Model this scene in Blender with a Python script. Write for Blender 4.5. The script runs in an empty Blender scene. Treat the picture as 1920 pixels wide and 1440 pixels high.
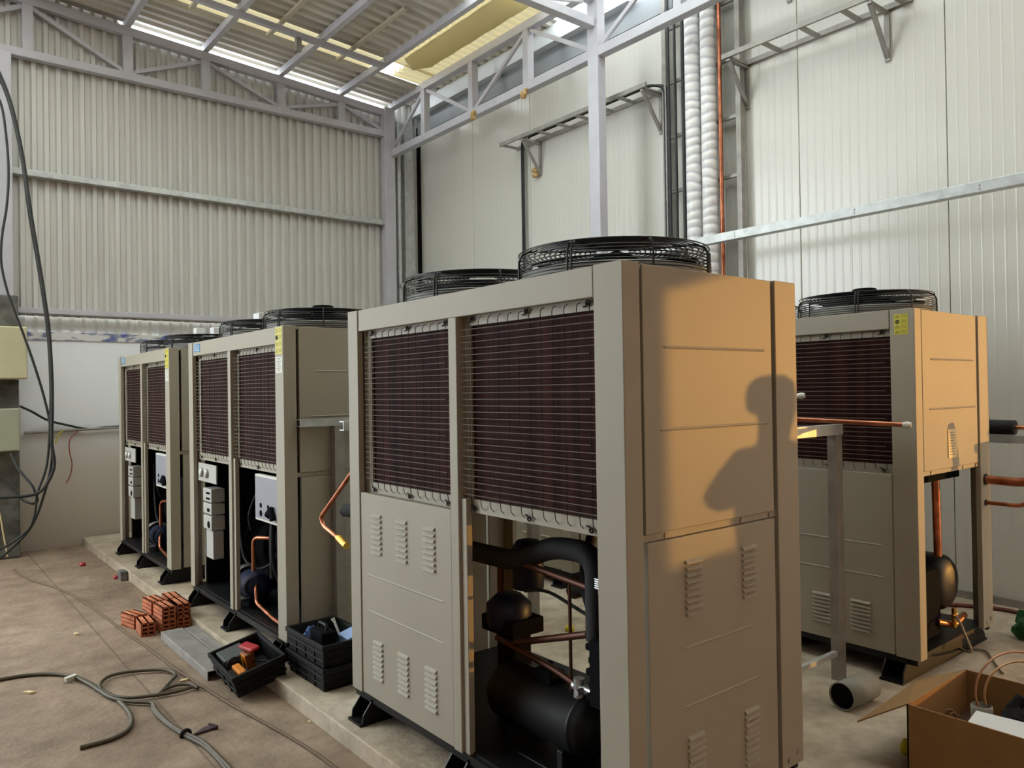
import bpy, bmesh, math, random
from mathutils import Vector, Matrix
random.seed(7)
SC = bpy.context.scene
COL = SC.collection
# ------------------------------------------------------------------ camera
CZ = 1.665
YAW, PITCH, ROLL, FPX = 0.6786, 0.0084, -0.0155, 1440.2
fw = Vector((math.sin(YAW)*math.cos(PITCH), math.cos(YAW)*math.cos(PITCH), math.sin(PITCH)))
r0 = Vector((math.cos(YAW), -math.sin(YAW), 0)); u0 = r0.cross(fw)
RT = r0*math.cos(ROLL)+u0*math.sin(ROLL)
UP = -r0*math.sin(ROLL)+u0*math.cos(ROLL)
CAMP = Vector((0, 0, CZ))
cam = bpy.data.cameras.new('camera'); camo = bpy.data.objects.new('camera', cam); COL.objects.link(camo)
cam.sensor_width = 36; cam.sensor_fit = 'HORIZONTAL'; cam.lens = 36*FPX/1920; cam.clip_start = 0.03; cam.clip_end = 200
m3 = Matrix((RT, UP, -fw)).transposed()
camo.matrix_world = Matrix.Translation(CAMP) @ m3.to_4x4()
SC.camera = camo
SC.view_settings.view_transform = 'Standard'
SC.view_settings.look = 'None'
SC.view_settings.gamma = 1
SC.view_settings.use_curve_mapping = False
SC.view_settings.exposure = -0.05
try:
    SC.cycles.use_denoising = True
    SC.cycles.max_bounces = 10; SC.cycles.diffuse_bounces = 6; SC.cycles.glossy_bounces = 4
    SC.cycles.caustics_reflective = False; SC.cycles.caustics_refractive = False
    SC.cycles.sample_clamp_indirect = 6.0
except Exception: pass

def lin(c):
    return tuple(((v/255)/12.92 if v/255 <= .04045 else ((v/255+.055)/1.055)**2.4) for v in c)

# ------------------------------------------------------------------ sky and sun
SUN = Vector((-0.82, 0.57, -0.045)).normalized()      # the way the low sun travels
SKY_STR, GLOW_STR, SUN_STR = 8.0, 2.0, 2.0
w = bpy.data.worlds.new('sky'); SC.world = w; w.use_nodes = True
nt = w.node_tree; nt.nodes.clear()
out = nt.nodes.new('ShaderNodeOutputWorld'); bg = nt.nodes.new('ShaderNodeBackground')
tc = nt.nodes.new('ShaderNodeTexCoord')
dot = nt.nodes.new('ShaderNodeVectorMath'); dot.operation = 'DOT_PRODUCT'
dot.inputs[1].default_value = (-SUN.x, -SUN.y, 0.05)
nt.links.new(tc.outputs['Generated'], dot.inputs[0])
mr = nt.nodes.new('ShaderNodeMapRange'); mr.inputs[1].default_value = 0.35; mr.inputs[2].default_value = 1.0
nt.links.new(dot.outputs['Value'], mr.inputs[0])
mix = nt.nodes.new('ShaderNodeMix'); mix.data_type = 'RGBA'
mix.inputs[6].default_value = (0.90*SKY_STR, 0.96*SKY_STR, 0.99*SKY_STR, 1)
mix.inputs[7].default_value = (1.0*GLOW_STR, 0.62*GLOW_STR, 0.30*GLOW_STR, 1)
nt.links.new(mr.outputs[0], mix.inputs[0]); nt.links.new(mix.outputs[2], bg.inputs[0])
nt.links.new(bg.outputs[0], out.inputs[0])
sun = bpy.data.lights.new('sun', 'SUN'); suno = bpy.data.objects.new('sun', sun); COL.objects.link(suno)
sun.energy = SUN_STR; sun.angle = math.radians(0.6); sun.color = (1.0, 0.49, 0.10)
suno.rotation_euler = SUN.to_track_quat('-Z', 'Y').to_euler(); suno.location = (12, -6, 6)

# ------------------------------------------------------------------ helpers
def ray(px, py): return fw + RT*((px-960)/FPX) + UP*((720-py)/FPX)
def onz(px, py, z): d = ray(px, py); return CAMP + d*((z-CZ)/d.z)
def onx(px, py, x): d = ray(px, py); return CAMP + d*(x/d.x)
def ony(px, py, y): d = ray(px, py); return CAMP + d*(y/d.y)

class MB:
    def __init__(s): s.v = []; s.f = []; s.sm = []; s.mi = []; s.cur = 0; s.T = None
    def add(s, vs, fs, smooth=False):
        b = len(s.v)
        s.v += [(s.T @ Vector(p)) if s.T else Vector(p) for p in vs]
        for f in fs: s.f.append([b+i for i in f]); s.sm.append(smooth); s.mi.append(s.cur)
        return s
    def box(s, x0, y0, z0, x1, y1, z1):
        x0, x1 = min(x0, x1), max(x0, x1); y0, y1 = min(y0, y1), max(y0, y1); z0, z1 = min(z0, z1), max(z0, z1)
        return s.add([(x0,y0,z0),(x1,y0,z0),(x1,y1,z0),(x0,y1,z0),(x0,y0,z1),(x1,y0,z1),(x1,y1,z1),(x0,y1,z1)],
                     [(0,3,2,1),(4,5,6,7),(0,1,5,4),(1,2,6,5),(2,3,7,6),(3,0,4,7)])
    def prism(s, poly, ax, lo, hi):
        def P(a, b, t): return {'x': (t,a,b), 'y': (a,t,b), 'z': (a,b,t)}[ax]
        n = len(poly)
        vs = [P(a,b,lo) for a,b in poly]+[P(a,b,hi) for a,b in poly]
        fs = [list(range(n))[::-1], [n+i for i in range(n)]]+[(i,(i+1)%n,n+(i+1)%n,n+i) for i in range(n)]
        return s.add(vs, fs)
    def bar(s, p, q, w, h=None, up=(0,0,1)):
        p = Vector(p); q = Vector(q); h = h or w
        d = (q-p).normalized(); u = Vector(up)
        if abs(d.dot(u)) > .99: u = Vector((1,0,0))
        a = d.cross(u).normalized()*(w/2); b = a.cross(d).normalized()*(h/2)
        vs = [p-a-b,p+a-b,p+a+b,p-a+b,q-a-b,q+a-b,q+a+b,q-a+b]
        return s.add(vs, [(0,3,2,1),(4,5,6,7),(0,1,5,4),(1,2,6,5),(2,3,7,6),(3,0,4,7)])
    def tube(s, pts, r, n=8, closed=False):
        pts = [Vector(p) for p in pts]; N = len(pts)
        rs = r if isinstance(r, (list, tuple)) else [r]*N
        tang = []
        for i in range(N):
            a = pts[(i-1) % N] if (closed or i) else pts[0]
            b = pts[(i+1) % N] if (closed or i < N-1) else pts[-1]
            t = (b-a); tang.append(t.normalized() if t.length > 1e-9 else Vector((0,0,1)))
        u = Vector((0,0,1))
        if abs(tang[0].dot(u)) > .9: u = Vector((1,0,0))
        vs = []
        nrm = (u - tang[0]*u.dot(tang[0])).normalized()
        for i in range(N):
            nrm = (nrm - tang[i]*nrm.dot(tang[i])); nrm.normalize()
            bn = tang[i].cross(nrm)
            for k in range(n):
                a = 2*math.pi*k/n
                vs.append(pts[i] + (nrm*math.cos(a)+bn*math.sin(a))*rs[i])
        fs = []
        for i in range(N if closed else N-1):
            j = (i+1) % N
            for k in range(n):
                l = (k+1) % n
                fs.append((i*n+k, i*n+l, j*n+l, j*n+k))
        s.add(vs, fs, True)
        if not closed:
            s.add(vs[:n], [tuple(range(n))[::-1]]); s.add(vs[-n:], [tuple(range(n))])
            if s.T: # verts were transformed twice guard
                pass
        return s
    def ring(s, c, R, r, n=40, m=6, ax='z'):
        c = Vector(c); pts = []
        for i in range(n):
            a = 2*math.pi*i/n; x, y = R*math.cos(a), R*math.sin(a)
            pts.append(c + Vector({'z': (x,y,0), 'x': (0,x,y), 'y': (x,0,y)}[ax]))
        return s.tube(pts, r, m, True)
    def lathe(s, prof, c=(0,0,0), ax='z', n=24, smooth=True):
        c = Vector(c); vs = []; k = len(prof)
        for i in range(n):
            a = 2*math.pi*i/n; ca, sa = math.cos(a), math.sin(a)
            for r, t in prof:
                vs.append(c+Vector({'z': (r*ca, r*sa, t), 'y': (r*ca, t, -r*sa), 'x': (t, r*ca, r*sa)}[ax]))
        fs = []
        for i in range(n):
            j = (i+1) % n
            for q in range(k-1): fs.append((i*k+q, j*k+q, j*k+q+1, i*k+q+1))
        return s.add(vs, fs, smooth)
    def cyl(s, p, q, r, n=16, r2=None):
        return s.tube([p, q], [r, r if r2 is None else r2], n)
    def build(s, name, mats, parent=None, world=True, bevel=0, kind=None):
        off = Vector((0, 0, 0)); q = parent if world else None
        while q is not None: off += q.location; q = q.parent
        me = bpy.data.meshes.new(name)
        me.from_pydata([tuple(p-off) for p in s.v], [], s.f)
        me.polygons.foreach_set('use_smooth', s.sm); me.polygons.foreach_set('material_index', s.mi)
        me.validate()
        bm = bmesh.new(); bm.from_mesh(me); bmesh.ops.recalc_face_normals(bm, faces=bm.faces); bm.to_mesh(me); bm.free()
        for m in (mats if isinstance(mats, (list, tuple)) else [mats]): me.materials.append(m)
        o = bpy.data.objects.new(name, me); COL.objects.link(o)
        if parent is not None: o.parent = parent
        if bevel:
            b = o.modifiers.new('bevel', 'BEVEL'); b.width = bevel; b.segments = 2; b.limit_method = 'ANGLE'; b.angle_limit = math.radians(50)
        if kind: o['kind'] = kind
        return o
    def one(s, name, label, cat, mats, group=None, bevel=0, kind=None):
        """a thing that is a single mesh, its origin at the middle of its foot"""
        n = len(s.v)
        lo = Vector([min(p[i] for p in s.v) for i in range(3)]); hi = Vector([max(p[i] for p in s.v) for i in range(3)])
        c = Vector(((lo.x+hi.x)/2, (lo.y+hi.y)/2, lo.z))
        s.v = [p-c for p in s.v]
        o = s.build(name, mats, None, bevel=bevel); o.location = c
        tag(o, label, cat, group, kind); return o
def tag(o, label=None, cat=None, group=None, kind=None):
    if label: o['label'] = label
    if cat: o['category'] = cat
    if group: o['group'] = group
    if kind: o['kind'] = kind
    return o
def thing(name, label, cat, loc, group=None):
    o = bpy.data.objects.new(name, None); COL.objects.link(o); o.location = loc; o.empty_display_size = .1
    return tag(o, label, cat, group)
def struct(mb, name, mats, bevel=0): return mb.build(name, mats, None, bevel=bevel, kind='structure')
def smooth_pts(pts, k=6, closed=False):
    pts = [Vector(p) for p in pts]; n = len(pts); o = []
    for i in range(n if closed else n-1):
        p0 = pts[(i-1) % n] if (closed or i) else pts[0]; p1 = pts[i]; p2 = pts[(i+1) % n]
        p3 = pts[(i+2) % n] if (closed or i+2 < n) else pts[-1]
        for j in range(k):
            t = j/k
            o.append(.5*((2*p1)+(p2-p0)*t+(2*p0-5*p1+4*p2-p3)*t*t+(3*p1-p0-3*p2+p3)*t**3))
    if not closed: o.append(pts[-1])
    return o
def bend(pts, r, k=5):
    """polyline with its corners rounded like bent pipe"""
    pts = [Vector(p) for p in pts]; o = [pts[0]]
    for i in range(1, len(pts)-1):
        a = (pts[i-1]-pts[i]); b = (pts[i+1]-pts[i]); d = min(r, a.length*.48, b.length*.48)
        p = pts[i]+a.normalized()*d; q = pts[i]+b.normalized()*d
        for j in range(k+1):
            t = j/k; o.append(p*(1-t)**2+pts[i]*2*t*(1-t)+q*t*t)
    o.append(pts[-1]); return o

# ------------------------------------------------------------------ materials
def M(name, rgb, rough=.5, metal=0., var=0., scale=4., bump=0., bscale=60., spec=.5, rgb2=None, detail=4, stretch=(1,1,1), coat=0.):
    m = bpy.data.materials.new(name); m.use_nodes = True; t = m.node_tree; b = t.nodes['Principled BSDF']
    c = lin(rgb); b.inputs['Roughness'].default_value = rough; b.inputs['Metallic'].default_value = metal
    b.inputs['Specular IOR Level'].default_value = spec
    if coat: b.inputs['Coat Weight'].default_value = coat; b.inputs['Coat Roughness'].default_value = .12
    b.inputs['Base Color'].default_value = (*c, 1)
    if var or rgb2 or bump:
        tc = t.nodes.new('ShaderNodeTexCoord'); mp = t.nodes.new('ShaderNodeMapping'); mp.inputs['Scale'].default_value = stretch
        t.links.new(tc.outputs['Object'], mp.inputs[0])
    if var or rgb2:
        n = t.nodes.new('ShaderNodeTexNoise'); n.inputs['Scale'].default_value = scale; n.inputs['Detail'].default_value = detail
        t.links.new(mp.outputs[0], n.inputs['Vector'])
        cr = t.nodes.new('ShaderNodeValToRGB'); cr.color_ramp.elements[0].position = .3; cr.color_ramp.elements[1].position = .7
        c2 = lin(rgb2) if rgb2 else c
        cr.color_ramp.elements[0].color = (*[v*(1-var) for v in c2], 1); cr.color_ramp.elements[1].color = (*[min(1, v*(1+var)) for v in c], 1)
        t.links.new(n.outputs['Fac'], cr.inputs[0]); t.links.new(cr.outputs[0], b.inputs['Base Color'])
    if bump:
        n2 = t.nodes.new('ShaderNodeTexNoise'); n2.inputs['Scale'].default_value = bscale; n2.inputs['Detail'].default_value = 5
        t.links.new(mp.outputs[0], n2.inputs['Vector'])
        bp = t.nodes.new('ShaderNodeBump'); bp.inputs['Strength'].default_value = bump; bp.inputs['Distance'].default_value = .01
        t.links.new(n2.outputs['Fac'], bp.inputs['Height']); t.links.new(bp.outputs[0], b.inputs['Normal'])
    return m
def nodes_of(m): return m.node_tree, m.node_tree.nodes['Principled BSDF']

PAINT = M('cream_enamel', (161, 155, 139), .52, var=.03, scale=2, spec=.35)
PAINT_E = PAINT
STEEL = M('grey_steel_paint', (192, 192, 199), .5, var=.06, scale=6)
GALV = M('galvanised_steel', (188, 192, 190), .42, .35, var=.16, scale=14)
GALV_D = M('dull_galvanised_steel', (152, 149, 142), .5, .25, var=.18, scale=10)
BLACK = M('black_enamel', (15, 16, 17), .45, var=.1, scale=6, spec=.3)
BLACKM = M('matt_black_metal', (19, 20, 22), .9, spec=.06)
WIRE = M('coated_wire', (112, 102, 94), .6, 0, spec=.2)
DARKWIRE = M('dark_wire', (30, 26, 25), .7, 0, spec=.15)
BLKWIRE = M('black_wire', (14, 16, 19), .42)
RUBBER = M('black_foam_insulation', (20, 21, 23), .8, bump=.3, bscale=80)
COPPER = M('copper', (196, 126, 96), .36, 1., var=.15, scale=12, rgb2=(158, 96, 70))
BRASS = M('brass', (190, 150, 70), .3, 1.)
ALU = M('bare_aluminium', (176, 178, 178), .4, .9, var=.1, scale=12)
BLUE = M('dark_blue_enamel', (20, 29, 56), .45, var=.1, spec=.3)
GREYB = M('pale_grey_plastic', (178, 178, 170), .5)
PANELG = M('blue_grey_sheet', (140, 142, 152), .5, var=.04)
WHITE = M('white_plastic', (226, 228, 226), .45)
CREAMBOX = M('cream_box_paint', (208, 204, 168), .5, var=.04)
GREENBOX = M('grey_green_box_paint', (168, 172, 150), .5, var=.04)
CRATE = M('black_crate_plastic', (16, 17, 18), .55, spec=.25, bump=.1, bscale=40)
BRICK = M('fired_clay', (206, 128, 88), .85, var=.12, scale=14, rgb2=(176, 98, 64), bump=.3, bscale=50)
BRICKD = M('dark_clay', (70, 36, 26), .9)
CARD = M('corrugated_cardboard', (150, 114, 70), .85, var=.07, scale=10)
ORANGE = M('orange_plastic', (206, 122, 26), .4)
RED = M('red_plastic', (170, 36, 44), .4)
YELLOW = M('yellow_plastic', (214, 196, 40), .45)
YELLOWL = M('yellow_label', (200, 190, 56), .5)
LABELW = M('white_label', (214, 214, 204), .5)
LABELY = M('plate_label', (226, 208, 164), .5)
INK = M('black_ink', (34, 32, 26), .6)
INKG = M('grey_ink', (120, 118, 108), .6)
INKY = M('olive_ink', (128, 118, 22), .6)
BLUEL = M('blue_label', (58, 132, 178), .45)
HOSE = M('olive_grey_hose', (80, 72, 55), .6, var=.08, scale=8)
CABLE = M('black_cable', (40, 42, 40), .55, var=.1)
GREEN = M('green_cloth', (38, 92, 50), .9, bump=.3)
DARKCLOTH = M('black_cloth', (20, 20, 22), .9, bump=.4, bscale=30)
BLUEBAG = M('blue_plastic_bag', (74, 116, 196), .25, var=.3, scale=20, rgb2=(180, 200, 232))
SKIN = M('skin', (150, 104, 80), .6)
HAIR = M('dark_hair', (26, 20, 18), .7)
SHIRT = M('grey_shirt', (96, 98, 104), .9)
TROUSER = M('dark_trousers', (40, 42, 50), .9)
SHADECU = M('shaded_copper', (84, 52, 40), .45, .6, var=.2)  # copper with the shade inside the bay put into its colour
PIPEGREY = M('grey_pipe', (138, 134, 122), .55, var=.08)
PINKISH = M('pink_paper', (206, 130, 140), .6)
CLADDING = M('ribbed_cladding', (205, 205, 199), .5, .05, var=.05, scale=1.5, stretch=(3,1,.4))
ROOF = M('roof_sheet', (206, 202, 192), .5, .05, var=.12, scale=1.2, stretch=(.5, 3, 1))

def coil_material():
    m = M('finned_coil', (60, 36, 34), .8, 0, spec=.12); t, b = nodes_of(m)
    tc = t.nodes.new('ShaderNodeTexCoord'); wv = t.nodes.new('ShaderNodeTexWave'); wv.bands_direction = 'Z'
    wv.inputs['Scale'].default_value = 22; t.links.new(tc.outputs['Object'], wv.inputs[0])
    n = t.nodes.new('ShaderNodeTexNoise'); n.inputs['Scale'].default_value = 2.5
    mp = t.nodes.new('ShaderNodeMapping'); mp.inputs['Scale'].default_value = (1, 6, .25)
    t.links.new(tc.outputs['Object'], mp.inputs[0]); t.links.new(mp.outputs[0], n.inputs['Vector'])
    cr = t.nodes.new('ShaderNodeValToRGB'); cr.color_ramp.elements[0].color = (*lin((35, 18, 16)), 1); cr.color_ramp.elements[1].color = (*lin((66, 34, 29)), 1)
    cr.color_ramp.elements[0].position = .3; cr.color_ramp.elements[1].position = .75
    t.links.new(n.outputs['Fac'], cr.inputs[0]); t.links.new(cr.outputs[0], b.inputs['Base Color'])
    bp = t.nodes.new('ShaderNodeBump'); bp.inputs['Strength'].default_value = .35; bp.inputs['Distance'].default_value = .004
    t.links.new(wv.outputs['Fac'], bp.inputs['Height']); t.links.new(bp.outputs[0], b.inputs['Normal'])
    return m
COIL = coil_material()

def floor_material(name, base, dark, light, lines=()):
    m = M(name, base, .72); t, b = nodes_of(m)
    tc = t.nodes.new('ShaderNodeTexCoord')
    n1 = t.nodes.new('ShaderNodeTexNoise'); n1.inputs['Scale'].default_value = .9; n1.inputs['Detail'].default_value = 8; n1.inputs['Roughness'].default_value = .65
    n2 = t.nodes.new('ShaderNodeTexNoise'); n2.inputs['Scale'].default_value = 5; n2.inputs['Detail'].default_value = 9; n2.inputs['Roughness'].default_value = .68
    for n in (n1, n2): t.links.new(tc.outputs['Object'], n.inputs['Vector'])
    cr = t.nodes.new('ShaderNodeValToRGB'); e = cr.color_ramp.elements
    e[0].position = .3; e[0].color = (*lin(dark), 1); e[1].position = .72; e[1].color = (*lin(light), 1)
    k = e.new(.5); k.color = (*lin(base), 1)
    t.links.new(n1.outputs['Fac'], cr.inputs[0])
    cr2 = t.nodes.new('ShaderNodeValToRGB'); cr2.color_ramp.elements[0].position = .3; cr2.color_ramp.elements[1].position = .65
    cr2.color_ramp.elements[0].color = (.62, .59, .56, 1); cr2.color_ramp.elements[1].color = (1.08, 1.08, 1.07, 1)
    t.links.new(n2.outputs['Fac'], cr2.inputs[0])
    mx = t.nodes.new('ShaderNodeMix'); mx.data_type = 'RGBA'; mx.blend_type = 'MULTIPLY'; mx.inputs[0].default_value = 1
    t.links.new(cr.outputs[0], mx.inputs[6]); t.links.new(cr2.outputs[0], mx.inputs[7])
    cur = mx.outputs[2]
    sp = t.nodes.new('ShaderNodeSeparateXYZ'); t.links.new(tc.outputs['Object'], sp.inputs[0])
    for axis, pos, wd in lines:
        s1 = t.nodes.new('ShaderNodeMath'); s1.operation = 'SUBTRACT'; s1.inputs[1].default_value = pos; t.links.new(sp.outputs[axis], s1.inputs[0])
        s2 = t.nodes.new('ShaderNodeMath'); s2.operation = 'ABSOLUTE'; t.links.new(s1.outputs[0], s2.inputs[0])
        s3 = t.nodes.new('ShaderNodeMath'); s3.operation = 'LESS_THAN'; s3.inputs[1].default_value = wd; t.links.new(s2.outputs[0], s3.inputs[0])
        s4 = t.nodes.new('ShaderNodeMath'); s4.operation = 'MULTIPLY'; s4.inputs[1].default_value = .6; t.links.new(s3.outputs[0], s4.inputs[0])
        m2 = t.nodes.new('ShaderNodeMix'); m2.data_type = 'RGBA'; t.links.new(s4.outputs[0], m2.inputs[0])
        t.links.new(cur, m2.inputs[6]); m2.inputs[7].default_value = (*lin((84, 68, 54)), 1); cur = m2.outputs[2]
    t.links.new(cur, b.inputs['Base Color'])
    n3 = t.nodes.new('ShaderNodeTexNoise'); n3.inputs['Scale'].default_value = 26; n3.inputs['Detail'].default_value = 8; t.links.new(tc.outputs['Object'], n3.inputs['Vector'])
    bp = t.nodes.new('ShaderNodeBump'); bp.inputs['Strength'].default_value = .35; bp.inputs['Distance'].default_value = .02
    t.links.new(n3.outputs['Fac'], bp.inputs['Height']); t.links.new(bp.outputs[0], b.inputs['Normal'])
    return m
FLOOR = floor_material('stained_concrete', (146, 126, 106), (116, 97, 79), (168, 149, 129), [('X', 1.11, .006), ('Y', 5.456, .003)])
SLAB = floor_material('raised_slab_concrete', (186, 172, 150), (152, 136, 114), (212, 202, 184))

def panel_wall_material():
    m = M('insulated_wall_panel', (212, 211, 202), .18, spec=.5); t, b = nodes_of(m)
    tc = t.nodes.new('ShaderNodeTexCoord'); sp = t.nodes.new('ShaderNodeSeparateXYZ'); t.links.new(tc.outputs['Object'], sp.inputs[0])
    s = t.nodes.new('ShaderNodeMath'); s.operation = 'MULTIPLY'; s.inputs[1].default_value = 2*math.pi/.075; t.links.new(sp.outputs['Y'], s.inputs[0])
    c = t.nodes.new('ShaderNodeMath'); c.operation = 'COSINE'; t.links.new(s.outputs[0], c.inputs[0])
    p = t.nodes.new('ShaderNodeMath'); p.operation = 'GREATER_THAN'; p.inputs[1].default_value = .8; t.links.new(c.outputs[0], p.inputs[0])
    mr = t.nodes.new('ShaderNodeMapRange'); mr.inputs[1].default_value = .72; mr.inputs[2].default_value = .95; t.links.new(c.outputs[0], mr.inputs[0])
    n = t.nodes.new('ShaderNodeTexNoise'); n.inputs['Scale'].default_value = 1.4; n.inputs['Detail'].default_value = 2
    mp = t.nodes.new('ShaderNodeMapping'); mp.inputs['Scale'].default_value = (1, 1, .5); t.links.new(tc.outputs['Object'], mp.inputs[0]); t.links.new(mp.outputs[0], n.inputs['Vector'])
    ad = t.nodes.new('ShaderNodeMath'); ad.operation = 'MULTIPLY_ADD'; ad.inputs[1].default_value = 4.0
    t.links.new(n.outputs['Fac'], ad.inputs[0]); t.links.new(mr.outputs[0], ad.inputs[2])
    bp = t.nodes.new('ShaderNodeBump'); bp.inputs['Strength'].default_value = .5; bp.inputs['Distance'].default_value = .0022
    t.links.new(ad.outputs[0], bp.inputs['Height']); t.links.new(bp.outputs[0], b.inputs['Normal'])
    return m
WALLP = panel_wall_material()

def lower_wall_material():
    m = M('painted_masonry', (226, 230, 234), .6); t, b = nodes_of(m)
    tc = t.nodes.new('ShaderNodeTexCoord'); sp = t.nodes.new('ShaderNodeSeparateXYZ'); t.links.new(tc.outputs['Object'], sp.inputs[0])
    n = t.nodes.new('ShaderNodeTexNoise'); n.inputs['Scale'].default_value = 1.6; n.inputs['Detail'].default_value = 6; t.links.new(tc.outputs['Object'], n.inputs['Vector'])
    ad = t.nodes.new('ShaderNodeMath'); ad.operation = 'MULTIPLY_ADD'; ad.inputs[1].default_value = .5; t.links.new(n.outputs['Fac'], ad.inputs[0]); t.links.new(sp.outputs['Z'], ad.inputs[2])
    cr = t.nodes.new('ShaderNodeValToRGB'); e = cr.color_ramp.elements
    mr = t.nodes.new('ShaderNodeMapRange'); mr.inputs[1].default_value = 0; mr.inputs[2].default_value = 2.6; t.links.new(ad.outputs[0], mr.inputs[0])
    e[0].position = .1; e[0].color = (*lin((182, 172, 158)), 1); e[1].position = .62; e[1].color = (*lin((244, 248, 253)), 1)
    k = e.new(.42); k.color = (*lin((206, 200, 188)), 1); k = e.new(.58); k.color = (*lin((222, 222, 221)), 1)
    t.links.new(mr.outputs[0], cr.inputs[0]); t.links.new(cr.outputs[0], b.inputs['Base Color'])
    return m
MASON = lower_wall_material()

def frieze_material():
    m = M('printed_tile_border', (224, 226, 226), .3); t, b = nodes_of(m)
    tc = t.nodes.new('ShaderNodeTexCoord'); mp = t.nodes.new('ShaderNodeMapping'); mp.inputs['Scale'].default_value = (5, 1, 14); t.links.new(tc.outputs['Object'], mp.inputs[0])
    n = t.nodes.new('ShaderNodeTexNoise'); n.inputs['Scale'].default_value = 1.3; n.inputs['Detail'].default_value = 2; t.links.new(mp.outputs[0], n.inputs['Vector'])
    cr = t.nodes.new('ShaderNodeValToRGB'); e = cr.color_ramp.elements
    e[0].position = .37; e[0].color = (*lin((86, 102, 176)), 1); e[1].position = .53; e[1].color = (*lin((226, 228, 226)), 1); k = e.new(.45); k.color = (*lin((146, 152, 166)), 1)
    t.links.new(n.outputs['Fac'], cr.inputs[0]); t.links.new(cr.outputs[0], b.inputs['Base Color'])
    return m
FRIEZE = frieze_material()

def sheer(name, rgb, trans):
    m = bpy.data.materials.new(name); m.use_nodes = True; t = m.node_tree; t.nodes.clear()
    o = t.nodes.new('ShaderNodeOutputMaterial'); d = t.nodes.new('ShaderNodeBsdfDiffuse'); tr = t.nodes.new('ShaderNodeBsdfTranslucent'); mx = t.nodes.new('ShaderNodeMixShader')
    d.inputs[0].default_value = (*lin(rgb), 1); tr.inputs[0].default_value = (*lin(rgb), 1); mx.inputs[0].default_value = trans
    t.links.new(d.outputs[0], mx.inputs[1]); t.links.new(tr.outputs[0], mx.inputs[2]); t.links.new(mx.outputs[0], o.inputs[0])
    return m
SKYLIGHT = sheer('yellowed_translucent_sheet', (216, 206, 172), .13)
BLANKET = sheer('cream_insulation_blanket', (226, 217, 178), .42)
SKYWHITE = sheer('pale_translucent_sheet', (232, 234, 228), .8)

def wrap_material():
    m = M('white_wrap', (224, 224, 222), .4); t, b = nodes_of(m)
    tc = t.nodes.new('ShaderNodeTexCoord'); wv = t.nodes.new('ShaderNodeTexWave'); wv.bands_direction = 'Z'; wv.inputs['Scale'].default_value = 3.6; wv.inputs['Distortion'].default_value = 4; wv.inputs['Detail'].default_value = 1
    t.links.new(tc.outputs['Object'], wv.inputs[0])
    cr = t.nodes.new('ShaderNodeValToRGB'); cr.color_ramp.elements[0].color = (*lin((198, 198, 202)), 1); cr.color_ramp.elements[1].color = (*lin((234, 234, 232)), 1); cr.color_ramp.elements[1].position = .4
    t.links.new(wv.outputs['Fac'], cr.inputs[0]); t.links.new(cr.outputs[0], b.inputs['Base Color'])
    bp = t.nodes.new('ShaderNodeBump'); bp.inputs['Strength'].default_value = .6; bp.inputs['Distance'].default_value = .01; t.links.new(wv.outputs['Fac'], bp.inputs['Height']); t.links.new(bp.outputs[0], b.inputs['Normal'])
    return m
WRAP = wrap_material()
PILLAR = M('rough_cement', (120, 120, 114), .9, var=.2, scale=5, rgb2=(62, 60, 58), bump=.8, bscale=14, detail=8)
REDEARTH = M('brown_ground', (150, 118, 90), .9, var=.1)
GREYWALL = M('grey_render', (84, 82, 78), .8, var=.05)
BACKW = M('warm_bounce_wall', (224, 146, 74), .8, var=.06)

# ------------------------------------------------------------------ the hall
XW, YW, YT, XT = 6.15, 9.80, 9.70, 5.65       # panel wall, ribbed wall, end truss, side girder
ST = .085                                      # top of the raised slab
def roof_z(x): return 6.07-.0655*(x-2.154)
mb = MB(); mb.box(-9, -7, -.2, 16, 11, 0); struct(mb, 'floor', FLOOR)
mb = MB(); mb.prism([(1.648, -1.5), (XW, -1.5), (XW, YW), (1.648, YW)], 'z', -.05, ST)
struct(mb, 'floor_plinth', SLAB, bevel=.006)

def ribbed(mb, u0, u1, per, dep, place):
    """trapezoid ribs: place(u, d) gives the two edge points (low, high) of the sheet"""
    us = []; u = u0
    while u < u1:
        for f, d in ((0, 0), (.42, 0), (.54, 1), (.88, 1)):
            x = u+f*per
            if x <= u1: us.append((x, d*dep))
        u += per
    us.append((u1, 0))
    vs = []; fs = []
    for x, d in us: a, b = place(x, d); vs += [a, b]
    for i in range(len(us)-1): fs.append((2*i, 2*i+2, 2*i+3, 2*i+1))
    mb.add(vs, fs)
def ztop(x): return 5.93-.0655*(x-2.154)
mb = MB()
ribbed(mb, -1.2, 6.2, .117, .038, lambda x, d: ((x, YW-d, 2.56), (x, YW-d, ztop(x)+.14 if x < 2.12 else ztop(x) if x < 5.6 else 6.2)))
ribbed(mb, -1.2, 5.98, .117, .03, lambda x, d: ((x, YW+.05-d, 2.38), (x, YW+.05-d, 2.6)))
struct(mb, 'wall_left_cladding', CLADDING)
mb = MB(); mb.box(-1.2, YW+.02, 0, XW, YW+.22, 2.36); struct(mb, 'wall_left', MASON)
mb = MB(); mb.box(-1.2, YW+.005, 2.30, 5.7, YW+.03, 2.39); struct(mb, 'trim_1', FRIEZE)
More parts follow.
